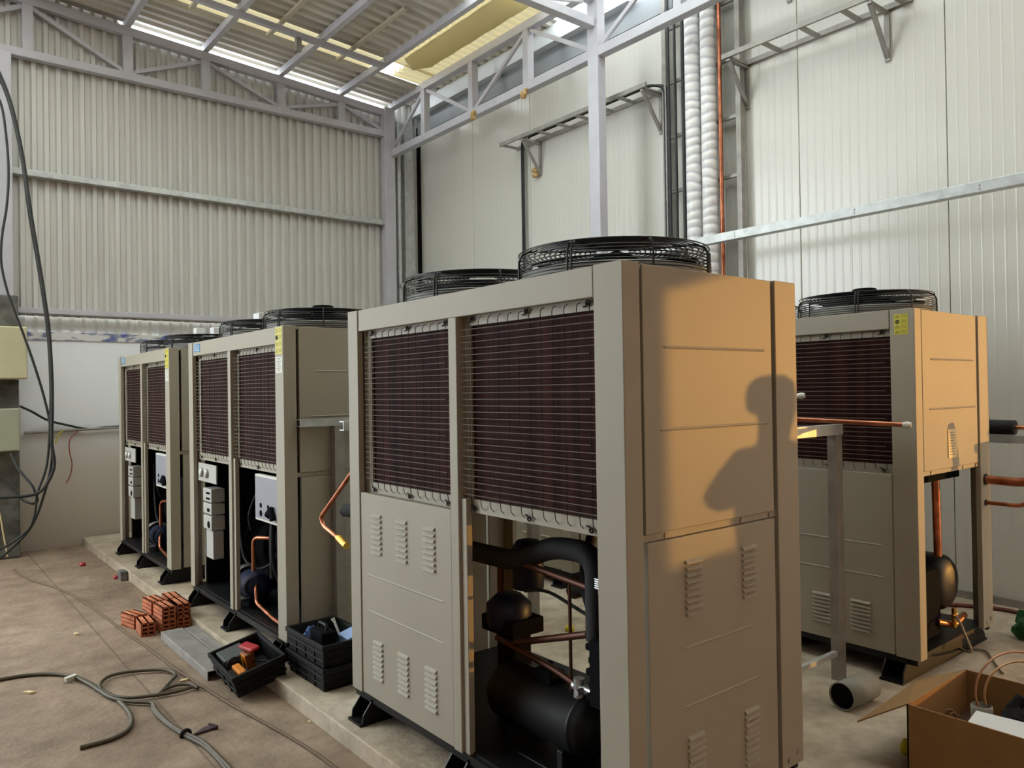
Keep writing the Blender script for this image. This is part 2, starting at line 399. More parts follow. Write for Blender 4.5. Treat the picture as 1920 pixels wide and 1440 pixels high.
# panel wall: sheets of 1.2 m with open joints
yj = [1.1]+[2.4+1.2*k for k in range(7)]; yj[-1] = 9.86
mb = MB()
for a, b in zip(yj[:-1], yj[1:]): mb.box(XW, a+.003, .06, XW+.1, b-.003, 5.62)
mb.box(XW+.03, 1.1, 0, XW+.1, 9.86, 5.7)
struct(mb, 'wall_right', WALLP, bevel=.004)
mb = MB(); mb.box(XW-.03, 1.1, ST, XW, 9.8, ST+.055); struct(mb, 'baseboard_right', GALV_D)
mb = MB(); mb.box(XW-.04, 9.71, ST, XW-.002, 9.765, 5.6); struct(mb, 'trim_2', BLACKM)
# the rest of that wall, with the doorway the low sun comes through (unseen; sills and slanted lintel shaped to trim the sun patch)
mb = MB()
mb.box(XW, -1.33, 0, XW+.1, -.72, 1.30); mb.box(XW, -.72, 0, XW+.1, .32, .42)
mb.prism([(-1.33, 2.215), (-1.33, 5.7), (1.1, 5.7), (1.1, 2.62), (-.5, 2.46)], 'x', XW, XW+.1)
mb.box(XW, -6.5, 0, XW+.1, -1.33, 5.7)
struct(mb, 'wall_right.001', WALLP)
mb = MB(); mb.box(-6, -6.6, 0, XW+.1, -6.4, 5.9); struct(mb, 'wall_back_bounce', BACKW)  # unseen wall, coloured to bounce warm light onto the unit ends
mb = MB(); mb.box(-6.1, -6.5, 0, -6, 8.6, 6.5); mb.box(-6.1, 8.6, 0, -6, 10, 1.2); struct(mb, 'wall_front_block', GREYWALL)  # unseen dark wall added to cut the light from the left

# roof sheets run down towards the panel wall; ribs follow the slope
def sheet(mb, x0, x1, y0, y1, dz=0, per=.16, dep=.035):
    ribbed(mb, y0, y1, per, dep, lambda y, d: ((x0, y, roof_z(x0)+dz-d), (x1, y, roof_z(x1)+dz-d)))
mb = MB()
sheet(mb, -6, 5.66, 8.88, 9.79); sheet(mb, 3.2, 4.86, 6.6, 7.4); sheet(mb, 1.4, 4.86, 7.4, 8.46); sheet(mb, -6, 1.4, 1.9, 5.9); sheet(mb, 1.4, 2.9, 1.9, 5.2); sheet(mb, -6, 2.9, .6, 1.9); sheet(mb, 5.4, 6.2, .6, 4.4); sheet(mb, -6, 6.2, -6.6, -5.6); sheet(mb, -6, 1, -5.6, -4.6); sheet(mb, -6, 6.2, -4.6, .6)
struct(mb, 'ceiling', ROOF)
mb = MB(); sheet(mb, 1.4, 4.86, 8.44, 8.90, .012); sheet(mb, -6, 1.4, 8.58, 8.90, .012); sheet(mb, 4.88, 5.75, 6.2, 8.56, .05, .12, .04); sheet(mb, 5.2, 5.75, 8.54, 8.92, .05, .12, .04)
struct(mb, 'ceiling_skylight', SKYLIGHT)
mb = MB(); sheet(mb, 2.9, 5.4, .6, 4.4, .012); sheet(mb, 2.9, 5.6, 4.4, 5.2, .012); sheet(mb, 4.86, 5.62, 5.2, 6.2, .012); sheet(mb, 1, 6.2, -5.6, -4.6, .012); sheet(mb, 1.4, 3.2, 5.2, 7.4, .012); sheet(mb, 3.2, 4.86, 5.2, 6.6, .012); sheet(mb, -6, 1.4, 5.9, 8.6, .012); struct(mb, 'ceiling_skylight.001', SKYWHITE)  # out-of-view sheets placed for light; rear strip added to light the warm wall

# ------------------------------------------------------------------ steelwork
def far_chord(x): return 5.90-.0655*(x-2.154)
t = thing('roof_truss', 'long grey steel truss over the ribbed wall, its top chord sloping down', 'truss', (2.3, YT, 5.3))
mb = MB(); mb.box(-1.2, YT-.05, 5.33, 5.6, YT+.05, 5.42); mb.build('bottom_chord', STEEL, t, bevel=.006)
mb = MB(); mb.bar((-1.2, YT, far_chord(-1.2)), (5.62, YT, far_chord(5.62)), .1, .1); mb.build('top_chord', STEEL, t, bevel=.006)
vx = [-.75, .2, 1.16, 2.15, 3.03, 3.99, 4.85, 5.52]
for x in vx:
    mb = MB(); mb.box(x-.05, YT-.045, 5.42, x+.05, YT+.045, far_chord(x)-.05); mb.build('post', STEEL, t)
for i in range(len(vx)-1):
    a, b = vx[i]+.05, vx[i+1]-.05
    mb = MB()
    if i % 2 == 0: mb.bar((a, YT, far_chord(a)-.07), (b, YT, 5.44), .035, .045)
    else: mb.bar((a, YT, 5.44), (b, YT, far_chord(b)-.08), .035, .045)
    mb.build('diagonal_brace', STEEL, t)
# side girder along the panel wall
t = thing('roof_girder', 'grey steel lattice girder running beside the white panel wall', 'girder', (XT, 6, 5.05))
GZ0, GZ1 = 5.105, 5.80
mb = MB(); mb.box(XT-.05, .8, GZ0-.05, XT+.05, 9.7, GZ0+.05); mb.build('bottom_chord', STEEL, t, bevel=.006)
mb = MB(); mb.box(XT-.05, .8, GZ1-.05, XT+.05, 9.7, GZ1+.05); mb.build('top_chord', STEEL, t, bevel=.006)
gy = [9.72, 8.79, 7.69, 6.625, 5.55, 4.465, 3.38, 2.3]
for y in gy:
    if y == 5.55: continue
    mb = MB(); mb.box(XT-.045, y-.045, GZ0+.05, XT+.045, y+.045, GZ1-.05); mb.build('post', STEEL, t)
for i in range(len(gy)-1):
    a, b = gy[i]-.05, gy[i+1]+.05
    mb = MB()
    if i % 2 == 0: mb.bar((XT, a, GZ0+.06), (XT, b, GZ1-.06), .035, .045)
    else: mb.bar((XT, a, GZ1-.06), (XT, b, GZ0+.06), .035, .045)
    mb.build('diagonal_brace', STEEL, t)
# cross truss that meets the middle column
t = thing('roof_truss', 'grey steel cross truss meeting the free-standing column at the top of the picture', 'truss', (2.5, 5.55, 5.3))
mb = MB(); mb.box(-4, 5.50, 5.36, XT-.06, 5.60, 5.45); mb.build('bottom_chord', STEEL, t, bevel=.006)
mb = MB(); mb.bar((-4, 5.55, far_chord(-4)), (XT-.06, 5.55, far_chord(XT)), .1, .1); mb.build('top_chord', STEEL, t, bevel=.006)
for i in range(1, len(vx)-1):
    x = vx[i]; mb = MB(); mb.box(x-.04, 5.51, 5.45, x+.04, 5.59, far_chord(x)-.05); mb.build('post', STEEL, t)
    a, b = vx[i]+.05, vx[i+1]-.05; mb = MB()
    if i % 2 == 1: mb.bar((a, 5.55, far_chord(a)-.07), (b, 5.55, 5.47), .03, .04)
    else: mb.bar((a, 5.55, 5.47), (b, 5.55, far_chord(b)-.08), .03, .04)
    mb.build('diagonal_brace', STEEL, t)
# purlins
pl = ['second roof purlin from the dark left roof corner', 'roof purlin over the end of the bright gap above the ribbed wall',
      'roof purlin crossing the wide grey roof bay', 'roof purlin over the middle of the ribbed wall truss', 'roof purlin beside the cream insulation blanket']
for x, l in zip((1.16, 2.15, 3.03, 3.99, 4.85), pl):
    mb = MB(); z = far_chord(x)+.05
    mb.box(x-.035, -2, z, x+.035, YT+.2, z+.085)
    mb.one('roof_purlin', l, 'purlin', STEEL, 'roof purlins along the hall', bevel=.004)
for x in (.2, -.75, -1.9, -3.1):
    mb = MB(); z = far_chord(x)+.05; mb.box(x-.035, -2, z, x+.035, YT+.2, z+.085)
    mb.one('roof_purlin', 'roof purlin high over the near left part of the hall', 'purlin', STEEL, 'roof purlins outside the view', bevel=.004)
for y, l in ((8.42, 'thin grey rafter crossing under the yellowed roof strip'),):
    mb = MB(); mb.bar((-4, y, far_chord(-4)+.02), (4.82, y, far_chord(4.82)+.02), .06, .06); mb.one('roof_rafter', l, 'rafter', STEEL)
for x in (2.62, 3.5, 4.4):
    mb = MB(); z = roof_z(x)-.07; mb.box(x-.025, 7.2, z, x+.025, 8.86, z+.03)
    mb.one('roof_batten', {2.62: 'pale wooden roof batten nearest the dark roof corner', 3.5: 'middle pale roof batten over the yellowed strip', 4.4: 'pale roof batten closest to the cream blanket'}[x], 'batten', M('pale_timber', (200, 192, 172), .7), 'roof battens at the yellowed strip')
mb = MB(); mb.box(3.66, 8.40, far_chord(3.7)-.16, 3.72, 8.46, far_chord(3.7)+.02); mb.one('hanger_strut', 'short dark strut hanging under the thin roof rafter', 'strut', GALV_D)
# columns
t = thing('steel_column', 'free-standing grey square steel column behind the big front unit', 'column', (XT, 5.545, ST))
mb = MB(); mb.box(XT-.055, 5.47, ST+.015, XT+.055, 5.62, GZ1-.05); mb.build('shaft', STEEL, t, bevel=.006)
mb = MB(); mb.box(XT-.13, 5.4, ST, XT+.13, 5.69, ST+.015); mb.build('base_plate', STEEL, t)
t = thing('steel_column', 'grey steel corner column where the ribbed wall meets the panel wall', 'column', (5.58, 9.68, ST))
mb = MB(); mb.box(5.50, 9.62, ST+.012, 5.66, 9.76, 5.75); mb.build('shaft', STEEL, t, bevel=.006)
mb = MB(); mb.box(5.44, 9.56, ST, 5.72, 9.8, ST+.012); mb.build('base_plate', STEEL, t)
mb = MB(); mb.box(5.86, 9.70, ST, 6.02, 9.78, 5.62); mb.one('steel_column', 'blue-grey galvanised post in the wall corner by the black joint', 'column', GALV)
mb = MB(); mb.tube([(5.76, 9.70, ST), (5.76, 9.70, 5.6)], .035, 12); mb.box(5.74, 9.64, 3.18, 5.9, 9.70, 3.24); mb.box(5.74, 9.66, 2.72, 5.9, 9.72, 2.77)
mb.one('drain_pipe', 'grey-blue drain pipe standing in the wall corner', 'pipe', GALV)
mb = MB(); mb.box(.86, 9.58, 2.74, 1.0, 9.72, 5.33); mb.one('steel_column', 'pale steel column standing on the rough cement pillar', 'column', STEEL, bevel=.006)
mb = MB(); mb.box(.55, 9.5, 0, 1.03, 9.8, 2.74); pillar = mb.one('cement_pillar', 'rough dark cement pillar with two boxes on it', 'pillar', PILLAR, bevel=.015)
# girts
mb = MB(); mb.box(1.0, YT-.04, 4.06, 5.52, YT+.07, 4.13); mb.one('wall_girt', 'bright galvanised girt across the middle of the ribbed wall', 'girt', GALV, bevel=.004)
mb = MB(); mb.box(1.0, YT-.02, 2.58, 5.52, YT+.07, 2.64); mb.one('wall_girt', 'grey girt along the foot of the ribbed wall above the printed border', 'girt', STEEL, bevel=.004)
mb = MB(); mb.box(XT-.04, .8, 2.93, XT+.04, 5.47, 3.005)
for y in (2.0, 2.85, 3.9): mb.cyl((XT-.046, y, 2.955), (XT-.04, y, 2.955), .008, 8); mb.cyl((XT-.046, y, 2.98), (XT-.04, y, 2.98), .008, 8)
mb.one('wall_girt', 'galvanised rail crossing before the panel wall from the column rightwards', 'girt', GALV, bevel=.004)
# pale gutter box between girder and wall top, painted shadow band under it
FASC = M('pale_flashing', (206, 211, 214), .4); SHADEBAND = M('shadow_band', (146, 152, 155), .4)
mb = MB(); mb.box(6.08, 3.0, 5.46, XW+.1, 9.68, 5.70); struct(mb, 'trim_3', SHADEBAND, bevel=.004)  # grey band standing in for the shadow across the wall top
mb = MB(); mb.box(5.98, 5.4, 5.70, XW+.1, 9.68, 5.90); mb.box(XW+.02, 1.1, 5.6, XW+.1, 9.79, 6.3)
struct(mb, 'trim_4', FASC, bevel=.004)
mb = MB(); sheet(mb, 5.72, 6.3, 6.5, 9.79, .10); struct(mb, 'ceiling.001', ROOF)
mb = MB()
pts = []
for i in range(13):
    u = i/12; pts.append((4.97+.40*u, 5.80-.05*math.sin(math.pi*u)))
vs = []
n = 24
for j in range(n+1):
    y = 8.32-j*(8.32-5.4)/n; e = min(1, j/1.5+.35)
    for i, (x, z) in enumerate(pts):
        c = (i/12-.5)*e+.5; vs.append((4.97+.40*c, y, z-.004*math.sin(j*1.7)))
fs = [(j*13+i, j*13+i+1, (j+1)*13+i+1, (j+1)*13+i) for j in range(n) for i in range(12)]
mb.add(vs, fs, True); o = mb.one('insulation_blanket', 'cream insulation blanket sagging under the roof beside the girder', 'blanket', BLANKET)
o.modifiers.new('solid', 'SOLIDIFY').thickness = .03
# foam blobs on the girder and the wall
FOAM = M('expanding_foam', (196, 164, 110), .9, var=.2, scale=30)
for (x, y, z), l in zip(((5.58, 6.63, 5.03), (5.58, 7.6, 5.06), (6.1, 7.06, 4.32)), ('foam lump under the girder by the third post', 'small foam lump under the girder by the second post', 'foam plug in the panel wall under the cable ladder')):
    mb = MB()
    for k in range(7):
        c = Vector((x, y, z))+Vector((random.uniform(-.01, .01), random.uniform(-.035, .035), random.uniform(-.05, .04))); r = random.uniform(.02, .035)
        mb.lathe([(0, -r), (r*.7, -r*.7), (r, 0), (r*.7, r*.7), (0, r)], c, 'z', 8)
    mb.one('foam_lump', l, 'foam', FOAM)

# ------------------------------------------------------------------ services on the panel wall
def cable_ladder(label, x0, x1, y0, y1, z, brackets, rungs, cables=()):
    t = thing('cable_ladder', label, 'cable ladder', ((x0+x1)/2, (y0+y1)/2, z))
    for x in (x0, x1):
        mb = MB(); mb.box(x-.012, y0, z-.022, x+.012, y1, z+.022); mb.build('side_rail', GALV_D, t)
    for k in range(rungs):
        y = y0+.06+(y1-y0-.12)*k/(rungs-1); mb = MB(); mb.box(x0, y-.02, z-.025, x1, y+.02, z-.005); mb.build('rung', GALV_D, t)
    for y in brackets:
        mb = MB(); mb.box(XW-.02, y-.02, z-.42, XW-.001, y+.02, z-.02); mb.bar((x0+.02, y, z-.05), (XW-.01, y, z-.40), .035, .02); mb.box(x0, y-.018, z-.05, XW-.002, y+.018, z-.03); mb.build('bracket', GALV_D, t)
    return t
cable_ladder('short cable ladder on the panel wall behind the middle column', 5.85, 6.12, 5.06, 7.42, 4.69, (5.12, 7.0), 8)
cable_ladder('cable ladder high on the right part of the panel wall', 5.85, 6.133, 2.62, 4.16, 4.64, (4.1, 2.82), 5)
cable_ladder('cable ladder end seen at the very top of the picture', 5.85, 6.12, 3.2, 4.05, 5.45, (3.66,), 4)
mb = MB(); mb.tube(bend([(6.1, 7.3, 1.0), (6.1, 7.3, 4.7), (6.0, 7.15, 4.74), (5.98, 5.15, 4.74), (6.06, 5.0, 4.7), (6.06, 5.0, 1.2)], .15), .014, 8)
mb.tube(bend([(6.1, 7.27, 1.0), (6.1, 7.27, 4.7), (6.04, 7.1, 4.74), (6.02, 5.12, 4.74), (6.07, 4.97, 4.7), (6.07, 4.97, 1.2)], .15), .012, 8)
mb.one('power_cable', 'pair of black cables lying in the short cable ladder and dropping down the wall', 'cable', CABLE)
t = thing('pipe_rack', 'tall grey rack of two rails and rungs on the panel wall', 'rack', (6.08, 4.55, ST))
for y in (5.0, 4.14):
    mb = MB(); mb.box(6.05, y-.025, ST, 6.11, y+.025, 5.6); mb.build('rail', GALV_D, t)
for k in range(10):
    z = .35+.545*k; mb = MB(); mb.box(6.06, 4.165, z-.015, 6.09, 4.975, z+.015); mb.build('rung', GALV_D, t)
for y, r, l in ((4.925, .014, 'black cable clipped to the rack nearest the middle column'), (4.845, .014, 'second black cable on the pipe rack'), (4.745, .022, 'thick black insulated line beside the white wrapped pipes')):
    mb = MB(); mb.tube([(6.03, y, .3), (6.035, y+.004, 2.2), (6.028, y-.006, 3.6), (6.03, y, 5.7)], r, 10); mb.one('power_cable', l, 'cable', CABLE, 'cables on the pipe rack')
for y, l in ((4.59, 'white wrapped pipe nearer the black cables'), (4.405, 'white wrapped pipe beside the copper tube')):
    mb = MB()
    for k in range(1): mb.tube([(5.975, y, .3+.2*i) for i in range(28)], [.073+.0008*math.sin(i*2.3) for i in range(28)], 16)
    mb.one('wrapped_pipe', l, 'pipe', WRAP, 'white wrapped pipes on the rack')
mb = MB(); mb.tube([(6.0, 4.30, .3), (6.0, 4.295, 3.2), (6.0, 4.30, 5.7)], .020, 12); mb.one('copper_pipe', 'bare copper pipe rising beside the white wrapped pipes', 'pipe', COPPER)
mb = MB(); mb.tube([(6.02, 4.497, .3), (6.02, 4.497, 5.7)], .008, 8); mb.one('copper_pipe', 'thin copper tube squeezed between the two white wrapped pipes', 'pipe', COPPER)

# ------------------------------------------------------------------ condensing units
W, D, B, H = 1.849, .982, .126, 1.982
def text_mesh(txt, size, depth=.0006):
    cu = bpy.data.curves.new('lettering', 'FONT'); cu.body = txt; cu.size = size; cu.extrude = depth; cu.align_x = 'CENTER'; cu.align_y = 'CENTER'
    o = bpy.data.objects.new('lettering', cu); COL.objects.link(o)
    bpy.context.view_layer.update()
    dg = bpy.context.evaluated_depsgraph_get(); me = o.evaluated_get(dg).to_mesh()
    vs = [v.co.copy() for v in me.vertices]; fs = [list(p.vertices) for p in me.polygons]
    o.evaluated_get(dg).to_mesh_clear(); bpy.data.objects.remove(o); bpy.data.curves.remove(cu)
    return vs, fs
TXT_S = text_mesh('S', .1); TXT_U = text_mesh('UCA', .062)
def on_front(mb, tx, x, yc, zc):     # lettering on a face that looks towards -X (left of the text is +Y)
    mb.add([(x-p.z, yc-p.x, zc+p.y) for p in tx[0]], tx[1])
def on_end(mb, tx, y, xc, zc):
    mb.add([(xc+p.x, y-p.z, zc+p.y) for p in tx[0]], tx[1])
def bank_front(mb, x, yc, hw, z0, z1, n):
    p = (z1-z0)/n
    for i in range(n):
        z = z0+i*p; mb.prism([(x+.001, z+.002), (x-.011, z+.002), (x-.010, z+.006), (x+.001, z+p*.72)], 'y', yc-hw, yc+hw)
def bank_end(mb, y, xc, hw, z0, z1, n):
    p = (z1-z0)/n
    for i in range(n):
        z = z0+i*p; mb.prism([(y+.001, z+.002), (y-.011, z+.002), (y-.010, z+.006), (y+.001, z+p*.72)], 'x', xc-hw, xc+hw)

def fan(root, cx, cy, cap):
    mb = MB(); mb.lathe([(.352, H-.01), (.366, H-.01), (.366, H+.055), (.35, H+.06), (.342, H+.05), (.342, H-.08)], (cx, cy, 0), 'z', 40)
    mb.build('fan_collar', GREYB, root, False)
    g = MB()
    zt = H+.135
    for k in range(9): g.ring((cx, cy, H+.012+.0125*k), .384-(.0005*k), .0028, 44, 5)
    for k in range(15): g.ring((cx, cy, zt+.012*(1-(.09+.0205*k)/.384)), .09+.0205*k, .0028, 44, 5)
    for k in range(8):
        for s in ((-.02, .02) if k % 2 == 0 else (0,)):
            a = 2*math.pi*k/8+.35+s
            c, sn = math.cos(a), math.sin(a)
            g.tube([(cx+.07*c, cy+.07*sn, zt+.012), (cx+.345*c, cy+.345*sn, zt+.004), (cx+.376*c, cy+.376*sn, zt-.010), (cx+.388*c, cy+.388*sn, zt-.035), (cx+.390*c, cy+.390*sn, H-.004)], .0042, 6)
    g.build('fan_guard', BLKWIRE, root, False)
    m = MB(); m.lathe([(0, H+.02), (.085, H+.02), (.095, H+.03), (.095, H+.12), (.075, H+.132), (0, H+.134)], (cx, cy, 0), 'z', 20)
    if cap: m.lathe([(0, zt+.008), (.07, zt+.008), (.07, zt+.05), (.06, zt+.055), (0, zt+.055)], (cx, cy, 0), 'z', 20)
    f = m.build('fan_motor', BLACKM, root, False)
    for k in range(5):
        a = 2*math.pi*k/5+.2; b = MB(); vs = []
        for i in range(6):
            t = i/5; r = .09+.24*t
            for j in range(5):
                q = j/4-.5; an = a+q*(.75-.2*t)+.25*t; vs.append((cx+r*math.cos(an), cy+r*math.sin(an), H+.06-q*.075))
        b.add(vs, [(i*5+j, i*5+j+1, i*5+j+6, i*5+j+5) for i in range(5) for j in range(4)], True)
        o = b.build('fan_blade', BLACKM, f, False); o.modifiers.new('solid', 'SOLIDIFY').thickness = .004

def lpost(x0, x1, y0, y1, xs, ys, t=.03):
    """L-shaped corner post, its outer corner on side xs,ys (0 low / 1 high)"""
    xo, xi = (x0, x1) if xs == 0 else (x1, x0); yo, yi = (y0, y1) if ys == 0 else (y1, y0)
    sx = 1 if xi > xo else -1; sy = 1 if yi > yo else -1
    return [(xo, yo), (xi, yo), (xi, yo+sy*t), (xo+sx*t, yo+sy*t), (xo+sx*t, yi), (xo, yi)]
def unit(label, loc, front=('panel', 'open'), end_low='panel', back_low='open', group='condensing units on the raised slab', cap=(False, False), brand=False, warn=False, spec=False, plate=False, louv=None):
    r = thing('condensing_unit', label, 'condensing unit', loc, group)
    def bd(mb, name, m=PAINT, bevel=.003, parent=None): return mb.build(name, m, parent or r, False, bevel=bevel)
    for args in ((0, .079, 0, .128, 0, 0), (0, .079, W-.10, W, 0, 1), (.838, D, 0, .10, 1, 0), (.838, D, W-.10, W, 1, 1)):
        mb = MB(); mb.prism(lpost(*args), 'z', B, H)
        po = bd(mb, 'corner_post')
        if args[4] == 1 and args[5] == 0:
            
            for bx, bz in ((.885, .03), (.945, .045)): s = MB(); s.cyl((bx, .001, B+bz), (bx, -.004, B+bz), .011, 10); s.build('bolt', GALV_D, po, False)
    # top tray and bands
    mb = MB(); mb.box(.012, .012, H-.02, D-.012, W-.012, H-.004); bd(mb, 'top_plate', PAINT, .002)
    mb = MB(); mb.box(.004, .134, 1.879, .03, W-.104, H-.001); fb = bd(mb, 'top_band')
    mb = MB(); mb.box(D-.03, .105, 1.879, D-.004, W-.105, H-.001); bd(mb, 'top_band')
    # coils: front and back
    for xf, sx in ((0, 1), (D, -1)):
        for y0, y1 in ((.122, .888), (.962, 1.704)):
            mb = MB(); mb.box(xf+sx*.055, y0, 1.145, xf+sx*.10, y1, 1.85); bd(mb, 'coil', COIL, 0)
        mb = MB()
        mb.box(xf+sx*.042, .10, 1.094, xf+sx*.054, W-.10, 1.147); mb.box(xf+sx*.042, .10, 1.842, xf+sx*.054, W-.10, 1.90)
        mb.box(xf+sx*.042, .868, 1.147, xf+sx*.054, .905, 1.842); mb.box(xf+sx*.042, .95, 1.147, xf+sx*.054, .972, 1.842); mb.box(xf+sx*.042, 1.69, 1.147, xf+sx*.054, W-.09, 1.842); mb.box(xf+sx*.042, .09, 1.147, xf+sx*.054, .124, 1.842)
        bd(mb, 'coil_flange', PAINT, 0)
        mb = MB(); mb.box(xf, .908, B+.002, xf+sx*.05, .964, 1.878); mb.box(xf+sx*.012, .87, B+.002, xf+sx*.04, .908, 1.15); bd(mb, 'mullion')
        if sx == 1:
            for y0, y1, nv in ((.118, .898, 12), (.966, 1.712, 12)):
                g = MB(); nh = 27
                for k in range(nh):
                    z = 1.168+(1.825-1.168)*k/(nh-1); yy0 = y0 if k % 6 != 3 else y0+.05
                    g.tube([(.018, yy0, z), (.018, (y0+y1)/2, z+.001*math.sin(k*2.1)), (.018, y1, z)], .0018, 5)
                g.cur = 1
                for k in range(nv):
                    y = y0+.02+(y1-y0-.04)*(k+.5)/nv
                    g.tube([(.040, y, 1.112), (.026, y, 1.125), (.0225, y, 1.15), (.0225, y, 1.852), (.026, y, 1.866), (.040, y, 1.872)], .0016, 5)
                for k in (.09, .5, .93):
                    y = y0+(y1-y0)*k
                    for z, s in ((1.112, -1), (1.868, 1)):
                        g.ring((.034, y, z), .008, .003, 10, 5, 'x'); g.tube([(.034, y+.022, z+.012*(-s)), (.034, y+.01, z+.012*(-s)), (.034, y, z)], .003, 5)
                bd(g, 'coil_guard', [WIRE, DARKWIRE], 0)
    # lower front and back panels
    def low_panel(xf, sx, y0, y1, banks):
        mb = MB(); mb.box(xf+sx*.006, y0, B+.004, xf+sx*.03, y1, 1.096)
        for z in (.707, .535): mb.prism([(xf+sx*.007, z-.006), (xf+sx*.002, z), (xf+sx*.007, z+.006)], 'y', y0+.06, y1-.06)
        p = bd(mb, 'lower_panel')
        for yc, hw, z0, z1, n in banks:
            if sx == 1: b = MB(); bank_front(b, xf+.006, yc, hw, z0, z1, n); bd(b, 'louver', PAINT, 0, p)
    BA = [(yc, .043, z0, z1, 8) for yc in (1.592, 1.363, 1.136) for z0, z1 in ((.817, 1.016), (.226, .417))]
    BM = [(yc, .056, .215, .392, 8) for yc in (.55, .32)]
    if front[0] == 'panel': low_panel(0, 1, .972, 1.748, BA)
    if front[1] == 'panel': low_panel(0, 1, .135, .868, BM)
    if back_low == 'panel': low_panel(D, -1, .972, 1.748, []); low_panel(D, -1, .105, .868, [])
    elif back_low == 'half': low_panel(D, -1, .972, 1.748, [])
    # end panels
    for yf, sy in ((0, 1), (W, -1)):
        mb = MB(); mb.box(.098, yf+sy*.006, 1.112, .82, yf+sy*.03, H-.003)
        for z, a, b in ((1.715, .198, .772), (1.444, .175, .79)): mb.prism([(yf+sy*.007, z-.007), (yf+sy*.001, z), (yf+sy*.007, z+.007)], 'x', a, b)
        up = bd(mb, 'upper_end_panel')
        mb = MB(); mb.box(.079, yf+sy*.014, 1.086, .84, yf+sy*.034, 1.112); rl = bd(mb, 'end_rail', PAINT, .002)
        for x in (.2, .62, .80):
            s = MB(); s.cyl((x, yf+sy*.015, 1.098), (x, yf+sy*.009, 1.098), .009, 8); bd(s, 'bolt', GALV_D, 0, rl)
        if sy == 1 and end_low == 'open': continue
        mb = MB(); mb.box(.104, yf+sy*.006, B+.006, .82, yf+sy*.03, 1.084)
        for z, a, b in ((.712, .28, .66), (.518, .28, .70)): mb.prism([(yf+sy*.007, z-.006), (yf+sy*.002, z), (yf+sy*.007, z+.006)], 'x', a, b)
        lp = bd(mb, 'lower_end_panel')
        if sy == 1:
            for xc in (.33, .65):
                for z0, z1 in ((.817, 1.012), (.216, .425)): b = MB(); bank_end(b, yf+.006, xc, .042, z0, z1, 9); bd(b, 'louver', PAINT, 0, lp)
    # base
    mb = MB(); mb.box(.03, .03, B-.012, D-.03, W-.03, B+.012); mb.box(.008, .02, B-.03, .04, W-.02, B+.006); mb.box(D-.04, .02, B-.03, D-.008, W-.02, B+.006); bd(mb, 'base_tray', BLACK, 0)
    for y in (.13, .93, 1.72):
        mb = MB(); pr = [(-.045, .012), (-.04, .05), (.01, B-.012), (D-.01, B-.012), (D+.06, .05), (D+.075, .012)]
        mb.prism(pr, 'y', y-.058, y-.05); mb.prism(pr, 'y', y+.05, y+.058); mb.box(-.06, y-.062, 0, D+.09, y+.062, .012); mb.box(.0, y-.058, B-.02, D, y+.058, B-.011)
        bd(mb, 'foot', BLACK, 0)
    fan(r, D/2, .505, cap[0]); fan(r, D/2, 1.375, cap[1])
    # stickers
    if brand:
        mb = MB(); mb.box(.002, 1.57, 1.905, .004, 1.715, 1.965); s = bd(mb, 'brand_label', BLUEL, 0)
        t = MB(); t.T = None; on_front(t, ([p*.62 for p in TXT_S[0]], TXT_S[1]), .0016, 1.685, 1.936); on_front(t, ([p*.62 for p in TXT_U[0]], TXT_U[1]), .0016, 1.627, 1.942); t.box(.0012, 1.585, 1.915, .002, 1.668, 1.921); bd(t, 'lettering', LABELW, 0, s)
    if warn:
        y0, y1, z0, z1 = warn; mb = MB(); mb.box(-.0015, y0, z0, .0005, y1, z1); s = bd(mb, 'warning_label', YELLOWL, 0)
        h = (z1-z0)/4; t = MB(); wd = y1-y0
        for k in range(4):
            zc = z1-h*(k+.5); yc = y1-wd*.24
            for q in range(3): t.box(-.0022, y0+wd*.10, zc+h*(.22-.2*q), -.0014, y0+wd*(.55-.06*((k+q) % 3)), zc+h*(.28-.2*q))
            if k == 1: continue
            for (a, b), (c, d) in (((-.14, -.22), (0, .25)), ((0, .25), (.14, -.22)), ((-.14, -.22), (.14, -.22))): t.bar((-.0018, yc+a*wd, zc+b*h), (-.0018, yc+c*wd, zc+d*h), .0008, .003)
        bd(t, 'lettering', INKY, 0, s)
        t = MB(); t.ring((-.0018, y1-wd*.24, z1-h*1.5), wd*.10, wd*.045, 16, 4, 'x'); t2 = bd(t, 'warning_symbol', INK, 0, s)
    if spec:
        mb = MB(); mb.box(-.0015, .014, 1.705, .0005, .112, 1.80); s = bd(mb, 'paper_label', LABELW, 0)
        t = MB(); t.box(-.0022, .04, 1.786, -.0014, .09, 1.791)
        for q in range(6): t.box(-.0022, .03+.008*(q % 3), 1.772-.011*q, -.0014, .10-.012*(q % 2), 1.775-.011*q)
        bd(t, 'lettering', INKG, 0, s)
    if plate:
        xc, z0, z1, hw = plate; mb = MB(); mb.box(xc-hw, .002, z0, xc+hw, .007, z1); s = bd(mb, 'rating_plate', LABELY, 0)
        t = MB()
        for q in range(9): t.box(xc-hw*.75, .0012, z1-.02-(z1-z0-.03)*q/8.5, xc+hw*(.2+.5*((q*5) % 7)/7), .0022, z1-.016-(z1-z0-.03)*q/8.5)
        bd(t, 'lettering', INKG, 0, s)
    return r, bd

